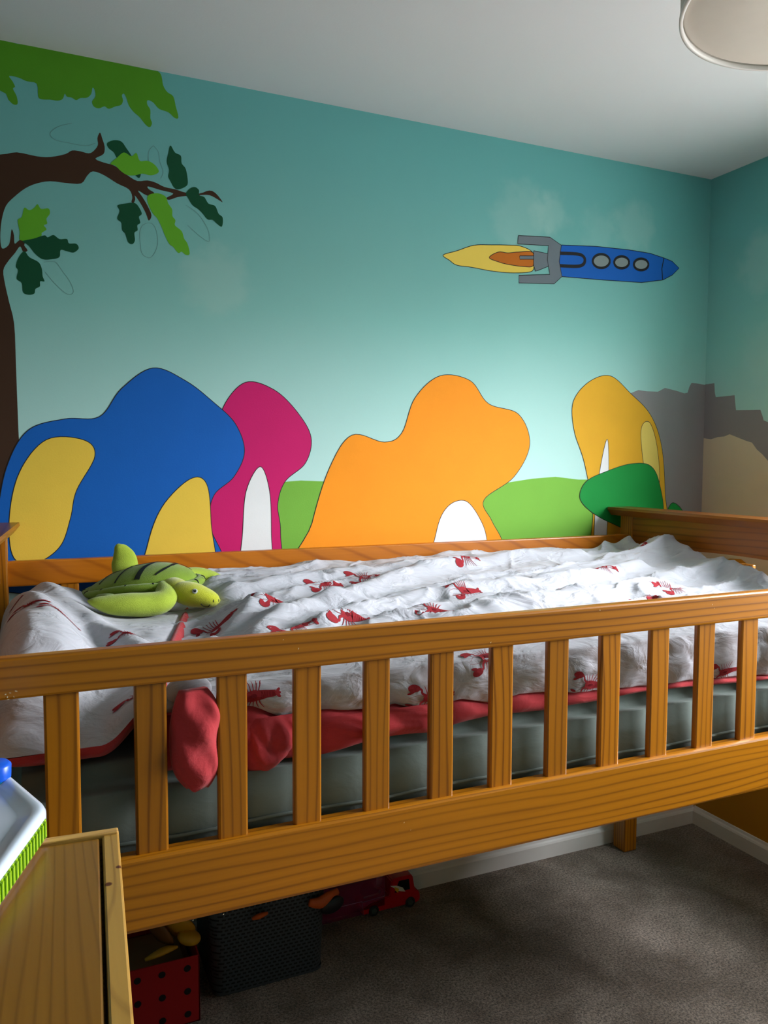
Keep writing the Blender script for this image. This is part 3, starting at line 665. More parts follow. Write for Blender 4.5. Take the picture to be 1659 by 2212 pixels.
duvet = dv.build('duvet')
tag(duvet, 'crumpled white duvet with red lobster print and a faded red underside', 'duvet')
# red corner pushed out between two bars
r_ = MB(); vs = []; fs = []; n1, n2 = 40, 30
for i in range(n1+1):
    t = i/n1; zz = 1.036-.150*t
    wd = .0385*(math.sin(math.pi*min(1, max(0.0, .08+t*.88)))**.42)*(1+.04*math.sin(t*9)); xc = -2.0745+.002*math.sin(t*7)+.004*t
    for k in range(n2):
        a = 2*math.pi*k/n2; cx, sy_ = math.cos(a), math.sin(a)
        dep = .026*(math.sin(math.pi*min(1, .06+t*.9))**.5)
        rip = 1+.16*math.sin(3*a+t*9)*(.4+.6*t)+.10*math.sin(5*a-t*13+1)
        vs.append((xc+wd*np.sign(cx)*abs(cx)**.85, -1.050+dep*sy_*rip+.004*math.sin(t*11+cx*3), zz+.003*math.sin(a*4)*t))
for i in range(n1):
    for k in range(n2): fs.append((i*n2+k, i*n2+(k+1) % n2, (i+1)*n2+(k+1) % n2, (i+1)*n2+k))
fs += [tuple(range(n2))[::-1], tuple(range(n1*n2, (n1+1)*n2))]
r_.add(vs, fs, M_RED, True)
r_.build('cover_corner', duvet, label='faded red corner of the cover bulging out between two bars')
wb = MB().ell((-2.078, -1.030, 1.030), (.035, .014, .022), M_WHITE); wb.build('cover_edge', duvet, label='white edge of the cover above the red corner')
# gathered red folds hanging beside it
def bunch(x0, x1, z0, z1, dep, seed):
    vs = []; fs = []; a, b_ = 44, 26; rs = np.random.RandomState(seed)
    U, V = np.meshgrid(np.linspace(0, 1, a), np.linspace(0, 1, b_), indexing='ij')
    E = (np.sin(math.pi*np.clip(U*.96+.02, 0, 1))**.45)*(np.sin(math.pi*np.clip(V*.96+.02, 0, 1))**.5)
    zb = z0+.012*np.sin(U*5+seed)+.010*(2*U-1)**2
    ZZ = zb+(z1-zb)*V; XX = x0+(x1-x0)*U+.004*np.sin(V*5+seed)
    YY = -1.022-dep*E*(1+.9*vnoise(U*5+V*2.5, V*1.5-U, seed, 2))
    vs = np.stack([XX, np.maximum(YY, -1.049), ZZ], -1).reshape(-1, 3)
    for i in range(a-1):
        for j in range(b_-1): fs.append((i*b_+j, (i+1)*b_+j, (i+1)*b_+j+1, i*b_+j+1))
    return MB().add(vs, fs, M_RED, True)
bunch(-2.005, -1.905, .893, .972, .026, 3).build('cover_fold', duvet, label='bunched faded red fold of the cover')
bunch(-1.90, -1.62, .899, .958, .022, 5).build('cover_fold', duvet, label='long faded red fold of the cover')
# raised flap of the far right corner
fl = MB(); vs = []; fs = []
for i in range(9):
    for j in range(9):
        u, v = i/8, j/8; vs.append((-.55+.115*u, -.14+.03*math.sin(u*2)-.01*v, 1.065+v*(.012+.040*u**1.4*(1 if u < .93 else .75))+.004*math.sin(u*7)))
for i in range(8):
    for j in range(8): fs.append((i*9+j, (i+1)*9+j, (i+1)*9+j+1, i*9+j+1))
o = fl.add(vs, fs, M_WHITE, True).build('corner_flap', duvet); md = o.modifiers.new('s', 'SOLIDIFY'); md.thickness = .006

# ------------------------------------------------------------ pillow
nu, nv = 150, 190
px0, px1, py0, py1 = -2.355, -1.985, -1.040, -.13
U, V = np.meshgrid(np.linspace(-1, 1, nu), np.linspace(-1, 1, nv), indexing='ij')
Xp = (px0+px1)/2+U*(px1-px0)/2; Yp = (py0+py1)/2+V*(py1-py0)/2
def shf(y): return np.clip((y+.45)*.26, -.15, .03)
Xp = Xp+(U+1)/2*shf(Yp)
E = (np.clip(1-np.abs(U)**3.2, 0, 1)**.5)*(np.clip(1-np.abs(V)**5, 0, 1)**.5)
seam = 1.000-.034*ss(-V, .3, 1)+.010*ss(U, .5, 1)+.040*ss(U, .35, 1)*ss(-V, .5, 1)
crown = .116-.070*ss(U, -.85, .45)
pf = [([(90, 1278), (180, 1318), (270, 1352), (370, 1385)], .020, .030), ([(0, 1300), (60, 1320), (110, 1355), (140, 1400)], .020, .032), ([(40, 1272), (120, 1300), (200, 1350), (230, 1392)], -.016, .028), ([(100, 1258), (160, 1275), (220, 1300)], .008, .03),
      ([(0, 1345), (50, 1370), (70, 1400)], .012, .028), ([(230, 1330), (330, 1348), (385, 1352)], -.010, .03), ([(180, 1385), (220, 1378), (300, 1395)], .010, .02)]
Wf = np.zeros_like(Xp)
for pl, a, w in pf:
    Q = np.array([at(q[0], q[1], z=1.07)[:2] for q in pl]); Q = cat(Q, 4); dm = np.full(Xp.shape, 9.)
    for i in range(len(Q)-1): dm = np.minimum(dm, seg_dist(Xp, Yp, Q[i], Q[i+1]))
    Wf += a*np.exp(-(dm/w)**2)
flat = 1-np.exp(-((Xp+2.06)/.09)**2-((Yp+.36)/.14)**2)
Wf = Wf*flat + .016*vnoise(Xp*9+Yp*3, Yp*9, 41, 3)*flat
TD = np.exp(-((Xp+2.07)/.13)**2-((Yp+.40)/.16)**2); Zt = seam+crown*E+Wf*E; Zt = Zt-TD*np.clip(Zt-1.032, 0, .1)*.95; Zb = seam-(.052)*E+.004*vnoise(Xp*9, Yp*9, 4)
Zt = np.where(E < .02, seam, Zt)
pm = MB(); vt = np.stack([Xp, Yp, Zt], -1).reshape(-1, 3); vb = np.stack([Xp, Yp, np.maximum(Zb, .932)], -1).reshape(-1, 3)
q = [(i*nv+j, (i+1)*nv+j, (i+1)*nv+j+1, i*nv+j+1) for i in range(nu-1) for j in range(nv-1)]
pm.add(vt, q, M_WHITE, True); pm.add(vb, [f[::-1] for f in q], M_RED, True)
def ptop(x, y, off=.001):
    sh_ = float(shf(y)); u_ = (x-(px0+px1)/2-sh_/2)/((px1-px0)/2+sh_/2); fi = np.clip((u_+1)/2*(nu-1), 0, nu-1.001); fj = np.clip((y-py0)/(py1-py0)*(nv-1), 0, nv-1.001); i, j = int(fi), int(fj); a, b_ = fi-i, fj-j
    z = (Zt[i, j]*(1-a)+Zt[i+1, j]*a)*(1-b_)+(Zt[i, j+1]*(1-a)+Zt[i+1, j+1]*a)*b_
    return np.array([x, y, z+off*1.6])
for px, py, r in ((128, 1318, -.2), (68, 1398, -.3), (278, 1384, -.3), (8, 1345, .2), (300, 1500, 0)):
    q_ = at(px, py, z=1.07)
    for _ in range(6): q_ = at(px, py, z=ptop(q_[0], q_[1])[2])
    def fn(u, v, off, q_=q_):
        x, y = q_[0]+u, q_[1]+v
        return ptop(x, y, off) if (px0+.02 < x < px1+float(shf(y))-.02 and py0+.03 < y < py1-.02) else None
    place(pm, fn, .072, r)
pillow = pm.build('pillow'); tag(pillow, 'plump white pillow with red lobster print and red back, under the toy turtle', 'pillow')
# red side band
bd = MB(); P_ = []
for k in range(60):
    v = -.94+1.88*k/59; fi = nu-1; j = int((v+1)/2*(nv-1)); P_.append((float(Xp[fi, j])+.002, float(Yp[fi, j]), float(seam[fi, j])+.004))
bd.loft(P_, [(.011, .021)]*len(P_), M_RED, n=12, sub=2); bd.build('edge_band', pillow, label='faded red band along the pillow edge')

# ------------------------------------------------------------ plush turtle
M_PL = simple('lime_plush', (164, 184, 62), .9, .10, 60, .5, 500, spec=.1, sheen=.25)
M_PLS = simple('green_plush_shell', (124, 152, 48), .9, .10, 60, .5, 500, spec=.1, sheen=.25)
M_PLY = simple('yellow_green_plush', (184, 188, 44), .9, .08, 60, .5, 500, spec=.1, sheen=.5)
M_BLK = simple('black_thread', (20, 24, 18), .6); M_EYE = simple('black_bead', (8, 8, 10), .12, spec=.8); M_EYW = simple('pale_eye_ring', (170, 176, 168), .5); M_GLINT = simple('painted_eye_glint', (245, 245, 245), .3)
turtle = thing('plush_turtle', (-2.03, -.34, 1.06), 'lime green plush sea turtle lying across the pillow edge', 'toy')
TA = -.42; ca, sa = math.cos(TA), math.sin(TA); TC = np.array([-2.050, -.292])
def TP(u, v, z): return np.array([TC[0]+u*ca-v*sa, TC[1]+u*sa+v*ca, z])
SU, SV, SZ = .128, .098, .052
def dome(u, v, off=0):
    r2 = min(1, (u/1.0)**2+(v/1.0)**2); k = (1-r2)**.62
    return TP(u*SU, v*SV, 1.078+.012*u-.006*v+SZ*k*(1+.25*u)+off)
sh = MB(); nr, na = 16, 56; vs = [dome(0, 0)]; fs = []
for i in range(1, nr+1):
    r = math.sin(i/nr*math.pi/2)
    for k in range(na): a = 2*math.pi*k/na; vs.append(dome(r*math.cos(a), r*math.sin(a)))
for k in range(na): fs.append((0, 1+k, 1+(k+1) % na))
for i in range(nr-1):
    for k in range(na): fs.append((1+i*na+k, 1+(i+1)*na+k, 1+(i+1)*na+(k+1) % na, 1+i*na+(k+1) % na))
sh.add(vs, fs, M_PLS, True)
def seamline(pts, w):
    P = cat(np.array(pts, float), 8); W2 = cat(np.array([[a] for a in w], float), 8)[:, 0]; vs = []; fs = []
    for i in range(len(P)):
        t = P[min(i+1, len(P)-1)]-P[max(i-1, 0)]; t /= np.linalg.norm(t)+1e-9; n = np.array([-t[1], t[0]])*W2[i]/2
        for sg in (-1, 1): q = P[i]+n*sg; vs.append(dome(q[0], q[1], .0012))
        vs.append(dome(P[i][0], P[i][1], .0022)) 
    for i in range(len(P)-1): fs += [(3*i, 3*i+2, 3*i+5, 3*i+3), (3*i+2, 3*i+1, 3*i+4, 3*i+5)]
    sh.add(vs, fs, M_BLK, True)
seamline([(-.72, .05), (-.45, .18), (-.1, .20), (.25, .22), (.62, .18)], [.02, .035, .03, .035, .02])
seamline([(-.45, .18), (-.52, -.15), (-.66, -.62)], [.06, .04, .03])
seamline([(-.1, .20), (-.2, -.15), (-.32, -.85)], [.07, .05, .03])
seamline([(.25, .22), (.22, -.1), (.12, -.5), (.08, -.88)], [.05, .07, .09, .10])
seamline([(.62, .18), (.60, -.05), (.58, -.25)], [.05, .07, .05])
seamline([(.58, -.25), (.50, -.5), (.38, -.75)], [.03, .05, .03])
seamline([(.25, .22), (.28, .6)], [.04, .03]); seamline([(-.45, .18), (-.45, .6)], [.04, .03]); seamline([(.62, .18), (.85, .25)], [.04, .02])
shell = sh.build('shell', turtle, label='darker green quilted shell with black seams')
rim = MB(); P_ = []; R3 = []
for k in range(41):
    a = 2*math.pi*k/40; q = TP(SU*1.02*math.cos(a), SV*1.04*math.sin(a), 1.076+.014*math.cos(a)-.006*math.sin(a)+.004*math.sin(3*a)); P_.append(q); R3.append((.013, .011))
rim.loft(P_, R3, M_PLS, n=14, sub=3, caps=False)
for k in range(14):
    a = 2*math.pi*(k+.35)/14; pts = [TP(SU*r*math.cos(a), SV*r*math.sin(a), 1.076+.014*math.cos(a)-.006*math.sin(a)+.004*math.sin(3*a)+h) for r, h in ((1.045, .0112), (1.10, .0085), (1.125, .002))]
    rim.loft(pts, [(.0022, .001)]*3, M_BLK, n=6, sub=2)
rim.build('shell_rim', turtle)
MB().ell(TP(0, 0, 1.068), (.118, .088, .018), M_PL, Matrix.Rotation(TA, 3, 'Z')).build('belly', turtle, label='yellow green belly')
def Aq(px, py, y, dz=0): q = at(px, py, y=y); return (q[0], q[1], q[2]+dz)
# near front flipper: shoulder at right, tip pointing back left
MB().loft([Aq(350, 1268, -.39), Aq(358, 1286, -.43), Aq(346, 1301, -.45), Aq(315, 1306, -.456), Aq(280, 1306, -.46), Aq(240, 1306, -.46), Aq(205, 1301, -.46), Aq(189, 1298, -.46)],
          [(.016, .016), (.025, .021), (.030, .025), (.031, .026), (.032, .025), (.028, .021), (.017, .011), (.003, .002)], M_PL, n=24).build('flipper', turtle)
MB().loft([Aq(392, 1250, -.27), Aq(410, 1244, -.235), Aq(435, 1247, -.22), Aq(458, 1256, -.225), Aq(470, 1262, -.235), Aq(472, 1270, -.25)],
          [(.016, .014), (.027, .021), (.032, .024), (.032, .025), (.027, .020), (.008, .007)], M_PL, n=24).build('flipper', turtle)
MB().loft([Aq(272, 1240, -.24), Aq(270, 1222, -.225), Aq(268, 1205, -.22), Aq(262, 1190, -.22), Aq(256, 1180, -.22), Aq(254, 1175, -.22)],
          [(.030, .014), (.031, .015), (.028, .013), (.020, .010), (.011, .008), (.003, .002)], M_PL, n=22, up=(0, 1, 0)).build('flipper', turtle)
MB().loft([Aq(215, 1290, -.36), Aq(235, 1292, -.39), Aq(260, 1294, -.40)], [(.01, .007), (.016, .01), (.01, .007)], M_PLS, n=16).build('flipper', turtle)
# head
MB().loft([Aq(362, 1262, -.345), Aq(380, 1272, -.40), Aq(398, 1281, -.42)], [(.032, .020), (.030, .024), (.024, .022)], M_PLY, n=22).build('neck', turtle, label='bright yellow green neck')
H0 = np.array(at(384, 1277, y=-.415)); H1 = np.array(at(415, 1284, y=-.43)); H2 = np.array(at(445, 1292, y=-.44)); H3 = np.array(at(466, 1298, y=-.445)); H4 = np.array(at(475, 1300, y=-.447))
head = MB().loft([H0-(H1-H0)*.3, H0, H1, H2, H3, H4], [(.012, .010), (.027, .022), (.031, .0275), (.028, .0225), (.018, .015), (.004, .004)], M_PLY, n=30, sub=7).build('head', turtle, label='yellow green head')
def onhead(px, py, push=0.0):
    """point on the camera side of the head for a photo point"""
    o = np.array(CAM); d = np.array(at(px, py, y=-.4))-o; d /= np.linalg.norm(d)
    me = head.data; best = None
    from mathutils.bvhtree import BVHTree
    global HB
    try: HB
    except NameError: HB = BVHTree.FromPolygons([v.co[:] for v in me.vertices], [p_.vertices[:] for p_ in me.polygons])
    h = HB.ray_cast(Vector(o), Vector(d))
    if h[0] is None: return None
    return np.array(h[0])+np.array(h[1] if h[1].dot(Vector(d)) < 0 else -h[1])*push, np.array(h[1] if h[1].dot(Vector(d)) < 0 else -h[1])
def headdot(mb, px, py, r, th, m, push=0):
    q = onhead(px, py, push)
    if q is None: return
    c, n = q; rot = Vector((0, 0, 1)).rotation_difference(Vector(n)).to_matrix(); mb.ell(c, (r, r, th), m, rot, 20, 10)
e = MB(); headdot(e, 421, 1277, .0062, .0022, M_EYW); headdot(e, 421, 1277, .0042, .0034, M_EYE); headdot(e, 420, 1275.5, .0011, .0042, M_GLINT); e.build('eye', head, label='black bead eye with pale ring')  # small white dot stands in for the light glint on the bead
mo = MB(); pts = [onhead(px, py, .0006) for px, py in ((434, 1304), (438, 1308), (444, 1310), (450, 1310), (453, 1306))]; pts = [p_[0] for p_ in pts if p_ is not None]
if len(pts) > 2: mo.loft(pts, [(.0009, .0009)]*len(pts), M_BLK, n=6, sub=4); mo.build('mouth', head)
no = MB()
for px, py in ((461, 1298), (472, 1297)):
    a, b_ = onhead(px, py-3, .0004), onhead(px, py+3, .0004)
    if a is not None and b_ is not None: no.loft([a[0], (a[0]+b_[0])/2, b_[0]], [(.0006, .0006), (.0012, .0010), (.0006, .0006)], M_BLK, n=6)
if no.v: no.build('nostril', head)

# ------------------------------------------------------------ ceiling lamp
M_SHADE = simple('pale_grey_shade', (206, 200, 190), .8, .03); M_DIFF = simple('frosted_diffuser', (212, 204, 192), .6, .02); M_CHR = simple('brushed_rim', (120, 116, 110), .35, metal=.8)
lx, ly, lz = -1.040, -1.272, 2.15
lamp = thing('ceiling_lamp', (lx, ly, lz), 'pale drum ceiling lamp with frosted diffuser, at the ceiling', 'lamp')
MB().lathe([(.246, lz), (.2465, lz+.14), (.2435, lz+.14), (.243, lz)], lx, ly, M_SHADE, 96).build('shade', lamp)
MB().lathe([(.2478, lz+.004), (.2478, lz-.003), (.2415, lz-.003), (.2415, lz+.004)], lx, ly, M_TRIM, 96).build('rim', lamp, label='thin white rim')
MB().lathe([(.0, lz+.005), (.12, lz+.004), (.236, lz+.004), (.2415, lz+.007)], lx, ly, M_DIFF, 96).build('diffuser', lamp)
MB().lathe([(0, lz+.14), (.006, lz+.14), (.006, RZ-.02), (.05, RZ-.02), (.05, RZ), (0, RZ)], lx, ly, M_TRIM, 24).build('stem', lamp)

# ------------------------------------------------------------ pine chest at the lower left
ch_loc = Vector((-2.42, -1.75, 0))
chest = thing('chest_of_drawers', ch_loc, 'pale pine chest with knotty edge strip in the lower left foreground', 'chest')
R0 = (-2.214, -1.394); ang = math.radians(-3.6); piv = Vector((R0[0], R0[1], 0))
def cb(x0, x1, y0, y1, z0, z1, m, bev=.002): return MB().box(R0[0]+x0, R0[0]+x1, R0[1]+y0, R0[1]+y1, z0, z1, m, bev, rot=ang, piv=piv)
cb(-.42, -.0185, -.80, -.0125, .976, .999, M_PINE, .002).build('top_board', chest)
cb(-.016, 0, -.80, 0, 0, 1.0, M_PINE2, .002).build('side_panel', chest)
cb(-.44, -.422, -.80, 0, 0, 1.0, M_PINE2, .002).build('side_panel', chest)
M_PINE3 = wood('pale_pine_back', (200, 154, 84), (140, 92, 38), 0, lines=150, distort=.006, stretch=.2, rough=.35)
cb(-.42, -.0005, -.0115, .0, 0, 1.002, M_PINE3, .0015).build('back_panel', chest)
for k in range(4):
    d = cb(-.405, -.030, -.815, -.795, .06+k*.23, .27+k*.23, M_PINE, .003).build('drawer_front', chest)
    c_ = Matrix.Rotation(ang, 3, 'Z') @ Vector((-.2175, -.825, 0))
    MB().ell((R0[0]+c_.x, R0[1]+c_.y, .165+k*.23), (.016, .014, .016), M_PINE2).build('knob', d)

# ------------------------------------------------------------ white tray-topped box on the chest
M_WPL = simple('white_plastic', (214, 222, 236), .22, .01, spec=.5, coat=.3); M_LIME = None
m, nt, b_ = newmat('ribbed_lime_plastic')
g = N(nt, 'ShaderNodeNewGeometry'); dt = N(nt, 'ShaderNodeVectorMath', _operation='DOT_PRODUCT'); dt.inputs[1].default_value = (.31, .95, 0); L(nt, g.outputs['Position'], dt.inputs[0])
ml = N(nt, 'ShaderNodeMath', _operation='MULTIPLY'); ml.inputs[1].default_value = 2*math.pi/.0085; L(nt, dt.outputs['Value'], ml.inputs[0])
sn = N(nt, 'ShaderNodeMath', _operation='SINE'); L(nt, ml.outputs[0], sn.inputs[0])
r1 = N(nt, 'ShaderNodeMapRange'); r1.inputs[1].default_value = -.6; r1.inputs[2].default_value = .2; L(nt, sn.outputs[0], r1.inputs[0])
mx = N(nt, 'ShaderNodeMix', _data_type='RGBA'); mx.inputs[6].default_value = (*lin((104, 150, 0)), 1); mx.inputs[7].default_value = (*lin((166, 206, 10)), 1); L(nt, r1.outputs[0], mx.inputs[0]); L(nt, mx.outputs[2], b_.inputs['Base Color'])
bp = N(nt, 'ShaderNodeBump', Strength=.6, Distance=.002); L(nt, sn.outputs[0], bp.inputs['Height']); L(nt, bp.outputs['Normal'], b_.inputs['Normal']); b_.inputs['Roughness'].default_value = .35
M_LIME = m
C_ = np.array([-2.279, -1.386]); A_ = C_+np.array([-.33, .93])/np.linalg.norm([-.33, .93])*.150; B_ = C_+np.array([-.33, -1.0])/np.linalg.norm([-.33, -1.0])*.150
OUT = [C_, A_, A_+np.array([-.12, .0]), C_+np.array([-.21, 0]), B_+np.array([-.12, 0]), B_]
def rounded(pts, r, k=8):
    out = []; n = len(pts)
    for i in range(n):
        p0, p1, p2 = pts[i-1], pts[i], pts[(i+1) % n]; d0 = (p0-p1)/np.linalg.norm(p0-p1); d1 = (p2-p1)/np.linalg.norm(p2-p1)
        a, c = p1+d0*r, p1+d1*r
        for j in range(k+1): t = j/k; out.append((1-t)**2*a+2*t*(1-t)*p1+t*t*c)
    return np.array(out)
cen = np.mean(OUT, axis=0)
def ring(mb, levels, m, capb=True, capt=True):
    n = None; vs = []; fs = []
    for inset, z, r in levels:
        P = rounded([p_+(cen-p_)/np.linalg.norm(cen-p_)*inset for p_ in OUT], r); n = len(P); vs += [(q[0], q[1], z) for q in P]
    for i in range(len(levels)-1):
        for k in range(n): fs.append((i*n+k, (i+1)*n+k, (i+1)*n+(k+1) % n, i*n+(k+1) % n))
    if capt: fs.append(tuple(range((len(levels)-1)*n, len(levels)*n))[::-1])
    if capb: fs.append(tuple(range(n)))
    return mb.add(vs, fs, m, False)
box = thing('plastic_box', (-2.36, -1.386, 1.0), 'white plastic box with ribbed lime green side on the pine chest', 'box')
tr = ring(MB(), [(.004, 1.004, .014), (.0, 1.008, .014), (.0, 1.027, .014), (.002, 1.031, .014), (.007, 1.0325, .014), (.014, 1.031, .014), (.027, 1.0265, .012)], M_WPL)
tr.sm = [True]*(len(tr.sm)-2)+[False, False]; tr.build('tray', box)
ring(MB(), [(-.0005, 1.0085, .014), (-.001, 1.0095, .014), (-.001, 1.0215, .014), (-.0005, 1.0225, .014)], M_LIME, False, False)
gm = MB(); d = (B_-C_)/np.linalg.norm(B_-C_); nn = np.array([-d[1], d[0]]); nn = nn if nn[0] > 0 else -nn
for k in range(16):
    a = C_+d*(.014+.0085*k)+nn*.0006; c = a+d*.0060
    pts = [a-nn*.002, c-nn*.002, c+nn*.0018, a+nn*.0018]
    gm.prism([tuple(q) for q in pts], 2, 1.0072, 1.0235, M_LIME, .0006)
a = C_+d*.011+nn*.0004; c = C_+d*.150+nn*.0004; gm.prism([tuple(a-nn*.002), tuple(c-nn*.002), tuple(c+nn*.0006), tuple(a+nn*.0006)], 2, 1.0065, 1.0242, M_LIME)
gm.build('side_strip', box, label='ribbed lime green side strip')
ring(MB(), [(.010, 1.0, .012), (.008, 1.003, .012), (.008, 1.0045, .012)], M_WPL).build('base', box)
M_BLUEP = simple('bright_blue_plastic', (20, 90, 214), .3, .02); M_CYAN = simple('cyan_plastic', (40, 170, 216), .3, .02)
bc = at(-14, 1664, z=1.04)
cup = thing('blue_pot', (bc[0], bc[1], 1.0), 'small bright blue pot just behind the white box at the left edge', 'pot')
MB().lathe([(0, 1.0), (.014, 1.0), (.0165, 1.030), (.0165, 1.032)], bc[0], bc[1], M_CYAN, 24).build('body', cup, label='cyan body')
MB().lathe([(.0172, 1.031), (.0178, 1.045), (.015, 1.048), (0, 1.048)], bc[0], bc[1], M_BLUEP, 24).build('lid', cup)

# ------------------------------------------------------------ under the bed
M_TRED = simple('red_felt_box', (168, 10, 14), .85, .05); M_DOT = simple('black_dot_print', (22, 10, 12), .8)
yb = -.336; tb = thing('toy_box', (-2.03, -.25, 0), 'red storage box with black dots under the bed', 'box')
bx = MB(); x0, x1, hz = -2.175, -1.938, .168
bx.box(x0, x1, yb, yb+.004, 0, hz, M_TRED, .001).box(x0, x1, yb+.22, yb+.224, 0, hz, M_TRED, .001).box(x0, x0+.004, yb, yb+.224, 0, hz, M_TRED, .001).box(x1-.004, x1, yb, yb+.224, 0, hz, M_TRED, .001).box(x0, x1, yb, yb+.224, 0, .004, M_TRED, .001)
for cx in (-2.143, -2.085, -2.028, -1.968):
    for cz in (.141, .083, .025):
        pts = [(cx+.0085*math.cos(t), yb-.0006, cz+.0085*math.sin(t)) for t in [2*math.pi*k/20 for k in range(20)]]
        bx.add(pts, [tuple(range(20))], M_DOT)
bx.build('body', tb)
M_TYEL = simple('yellow_toy_plastic', (200, 140, 20), .5, .05); M_TBRN = simple('brown_toy_plastic', (120, 70, 26), .5, .05)
def bowl(cx, cy, cz, r, h, rx, ry, m1, m2):
    """shallow dished toy plate, tilted"""
    mb = MB(); prof = [(0, 0), (r*.5, .002), (r*.85, h*.6), (r, h), (r*.96, h+.004), (r*.8, h*.6+.004), (r*.5, .007), (0, .005)]
    mb.lathe(prof, 0, 0, m1, 36); R9 = Matrix.Rotation(rx, 3, 'X') @ Matrix.Rotation(ry, 3, 'Y')
    mb.v = [tuple(Vector((cx, cy, cz))+R9 @ Vector(v)) for v in mb.v]; return mb
t1 = bowl(-1.992, -.275, .205, .052, .018, -.9, .5, M_TYEL, M_TBRN).build('toy_plate'); tag(t1, 'yellow toy plate on edge, nearest the right side of the red box', 'toy', 'yellow toy plates in the red dotted box')
t2 = bowl(-2.035, -.262, .20, .050, .018, -.7, 1.0, M_TBRN, M_TBRN).build('toy_plate'); tag(t2, 'brownish toy plate leaning behind the yellow one in the red box', 'toy', 'yellow toy plates in the red dotted box')
t3 = MB().loft([(-2.062, -.30, .165), (-2.035, -.305, .176), (-2.01, -.306, .182), (-1.985, -.302, .180)], [(.004, .004), (.010, .008), (.010, .008), (.003, .003)], M_TYEL, n=16).build('toy_banana'); tag(t3, 'yellow curved toy piece lying along the rim of the red box', 'toy')
t4 = MB().ell((-1.955, -.29, .190), (.030, .024, .018), M_TYEL, Matrix.Rotation(.35, 3, 'Y')).build('toy_lemon'); tag(t4, 'rounded yellow toy piece at the right corner of the red box', 'toy')
fill = MB().box(x0+.01, x1-.01, yb+.01, yb+.21, .006, .135, M_TBRN, .02); o = fill.build('toy_blanket'); tag(o, 'dark brown cloth filling the bottom of the red dotted box', 'cloth')

# grey woven plastic basket
m, nt, b_ = newmat('grey_woven_plastic')
g = N(nt, 'ShaderNodeTexCoord'); sp = N(nt, 'ShaderNodeSeparateXYZ'); L(nt, g.outputs['Object'], sp.inputs[0])
sm_ = N(nt, 'ShaderNodeMath', _operation='ADD'); L(nt, sp.outputs[0], sm_.inputs[0]); L(nt, sp.outputs[1], sm_.inputs[1])
cb_ = N(nt, 'ShaderNodeCombineXYZ'); L(nt, sm_.outputs[0], cb_.inputs[0]); L(nt, sp.outputs[2], cb_.inputs[1])
br = N(nt, 'ShaderNodeTexBrick'); L(nt, cb_.outputs[0], br.inputs['Vector']); br.inputs['Scale'].default_value = 1; br.inputs['Brick Width'].default_value = .0145; br.inputs['Row Height'].default_value = .0098; br.inputs['Mortar Size'].default_value = .0028; br.inputs['Mortar Smooth'].default_value = .2
br.inputs['Color1'].default_value = (.004, .005, .006, 1); br.inputs['Color2'].default_value = (.004, .005, .006, 1); br.inputs['Mortar'].default_value = (*lin((66, 72, 78)), 1)
L(nt, br.outputs['Color'], b_.inputs['Base Color']); b_.inputs['Roughness'].default_value = .5
bp = N(nt, 'ShaderNodeBump', Strength=1.0, Distance=.003); L(nt, br.outputs['Fac'], bp.inputs['Height']); L(nt, bp.outputs['Normal'], b_.inputs['Normal'])
M_BASK = m; M_BASKP = simple('grey_plastic_rim', (66, 72, 78), .5, .03)
def rr(cx, cy, hx, hy, r, z, k=8):
    out = []
    for sx, sy, a0 in ((1, 1, 0), (-1, 1, 90), (-1, -1, 180), (1, -1, 270)):
        for j in range(k+1): a = math.radians(a0+90*j/k); out.append((cx+sx*(hx-r)+r*math.cos(a), cy+sy*(hy-r)+r*math.sin(a), z))
    return out
bkt = thing('storage_basket', (-1.745, -.165, 0), 'dark grey woven plastic basket of toys under the bed', 'basket')
def shellmb(levels, m, r=.035):
    vs = []; fs = []
    for hx, hy, z in levels: vs += rr(-1.745, -.165, hx, hy, r, z)
    n = 36
    for i in range(len(levels)-1):
        for k in range(n): fs.append((i*n+k, i*n+(k+1) % n, (i+1)*n+(k+1) % n, (i+1)*n+k))
    return MB().add(vs, fs, m, True)
w = shellmb([(.146, .112, .006), (.149, .115, .016), (.158, .123, .255)], M_BASK); w.build('woven_side', bkt)
bb = shellmb([(.02, .02, .001), (.140, .106, .0), (.1465, .1125, .006), (.1475, .1135, .016)], M_BASKP, .02); bb.build('base', bkt)
shellmb([(.1585, .1235, .254), (.163, .128, .256), (.163, .128, .272), (.154, .119, .272), (.152, .117, .256), (.142, .108, .012)], M_BASKP).build('rim', bkt)
# toys on the basket
M_TOR = simple('orange_toy', (206, 88, 22), .5, .05); M_TBK = simple('black_toy', (18, 18, 22), .4, .05)
gq = at(715, 1958, y=-.30)
gg = thing('toy_goggles', (gq[0], gq[1], gq[2]), 'orange toy with a dark oval lens hanging at the basket corner', 'toy')
MB().ell((gq[0]+.002, -.305, gq[2]+.006), (.034, .010, .022), M_TBK, Matrix.Rotation(-.3, 3, 'Y')).build('lens', gg, label='dark oval lens')
MB().loft([at(668, 1950, y=-.30), at(690, 1950, y=-.302), at(712, 1940, y=-.30), at(730, 1925, y=-.29)], [(.006, .010), (.010, .016), (.010, .020), (.005, .01)], M_TOR, n=16).build('frame', gg)
q = at(560, 1978, y=-.295); o = MB().loft([at(545, 1985, y=-.30), at(560, 1979, y=-.305), at(578, 1972, y=-.30)], [(.003, .004), (.007, .007), (.003, .004)], M_TOR, n=14).build('toy_spoon'); tag(o, 'small orange toy tip resting over the basket front rim', 'toy')

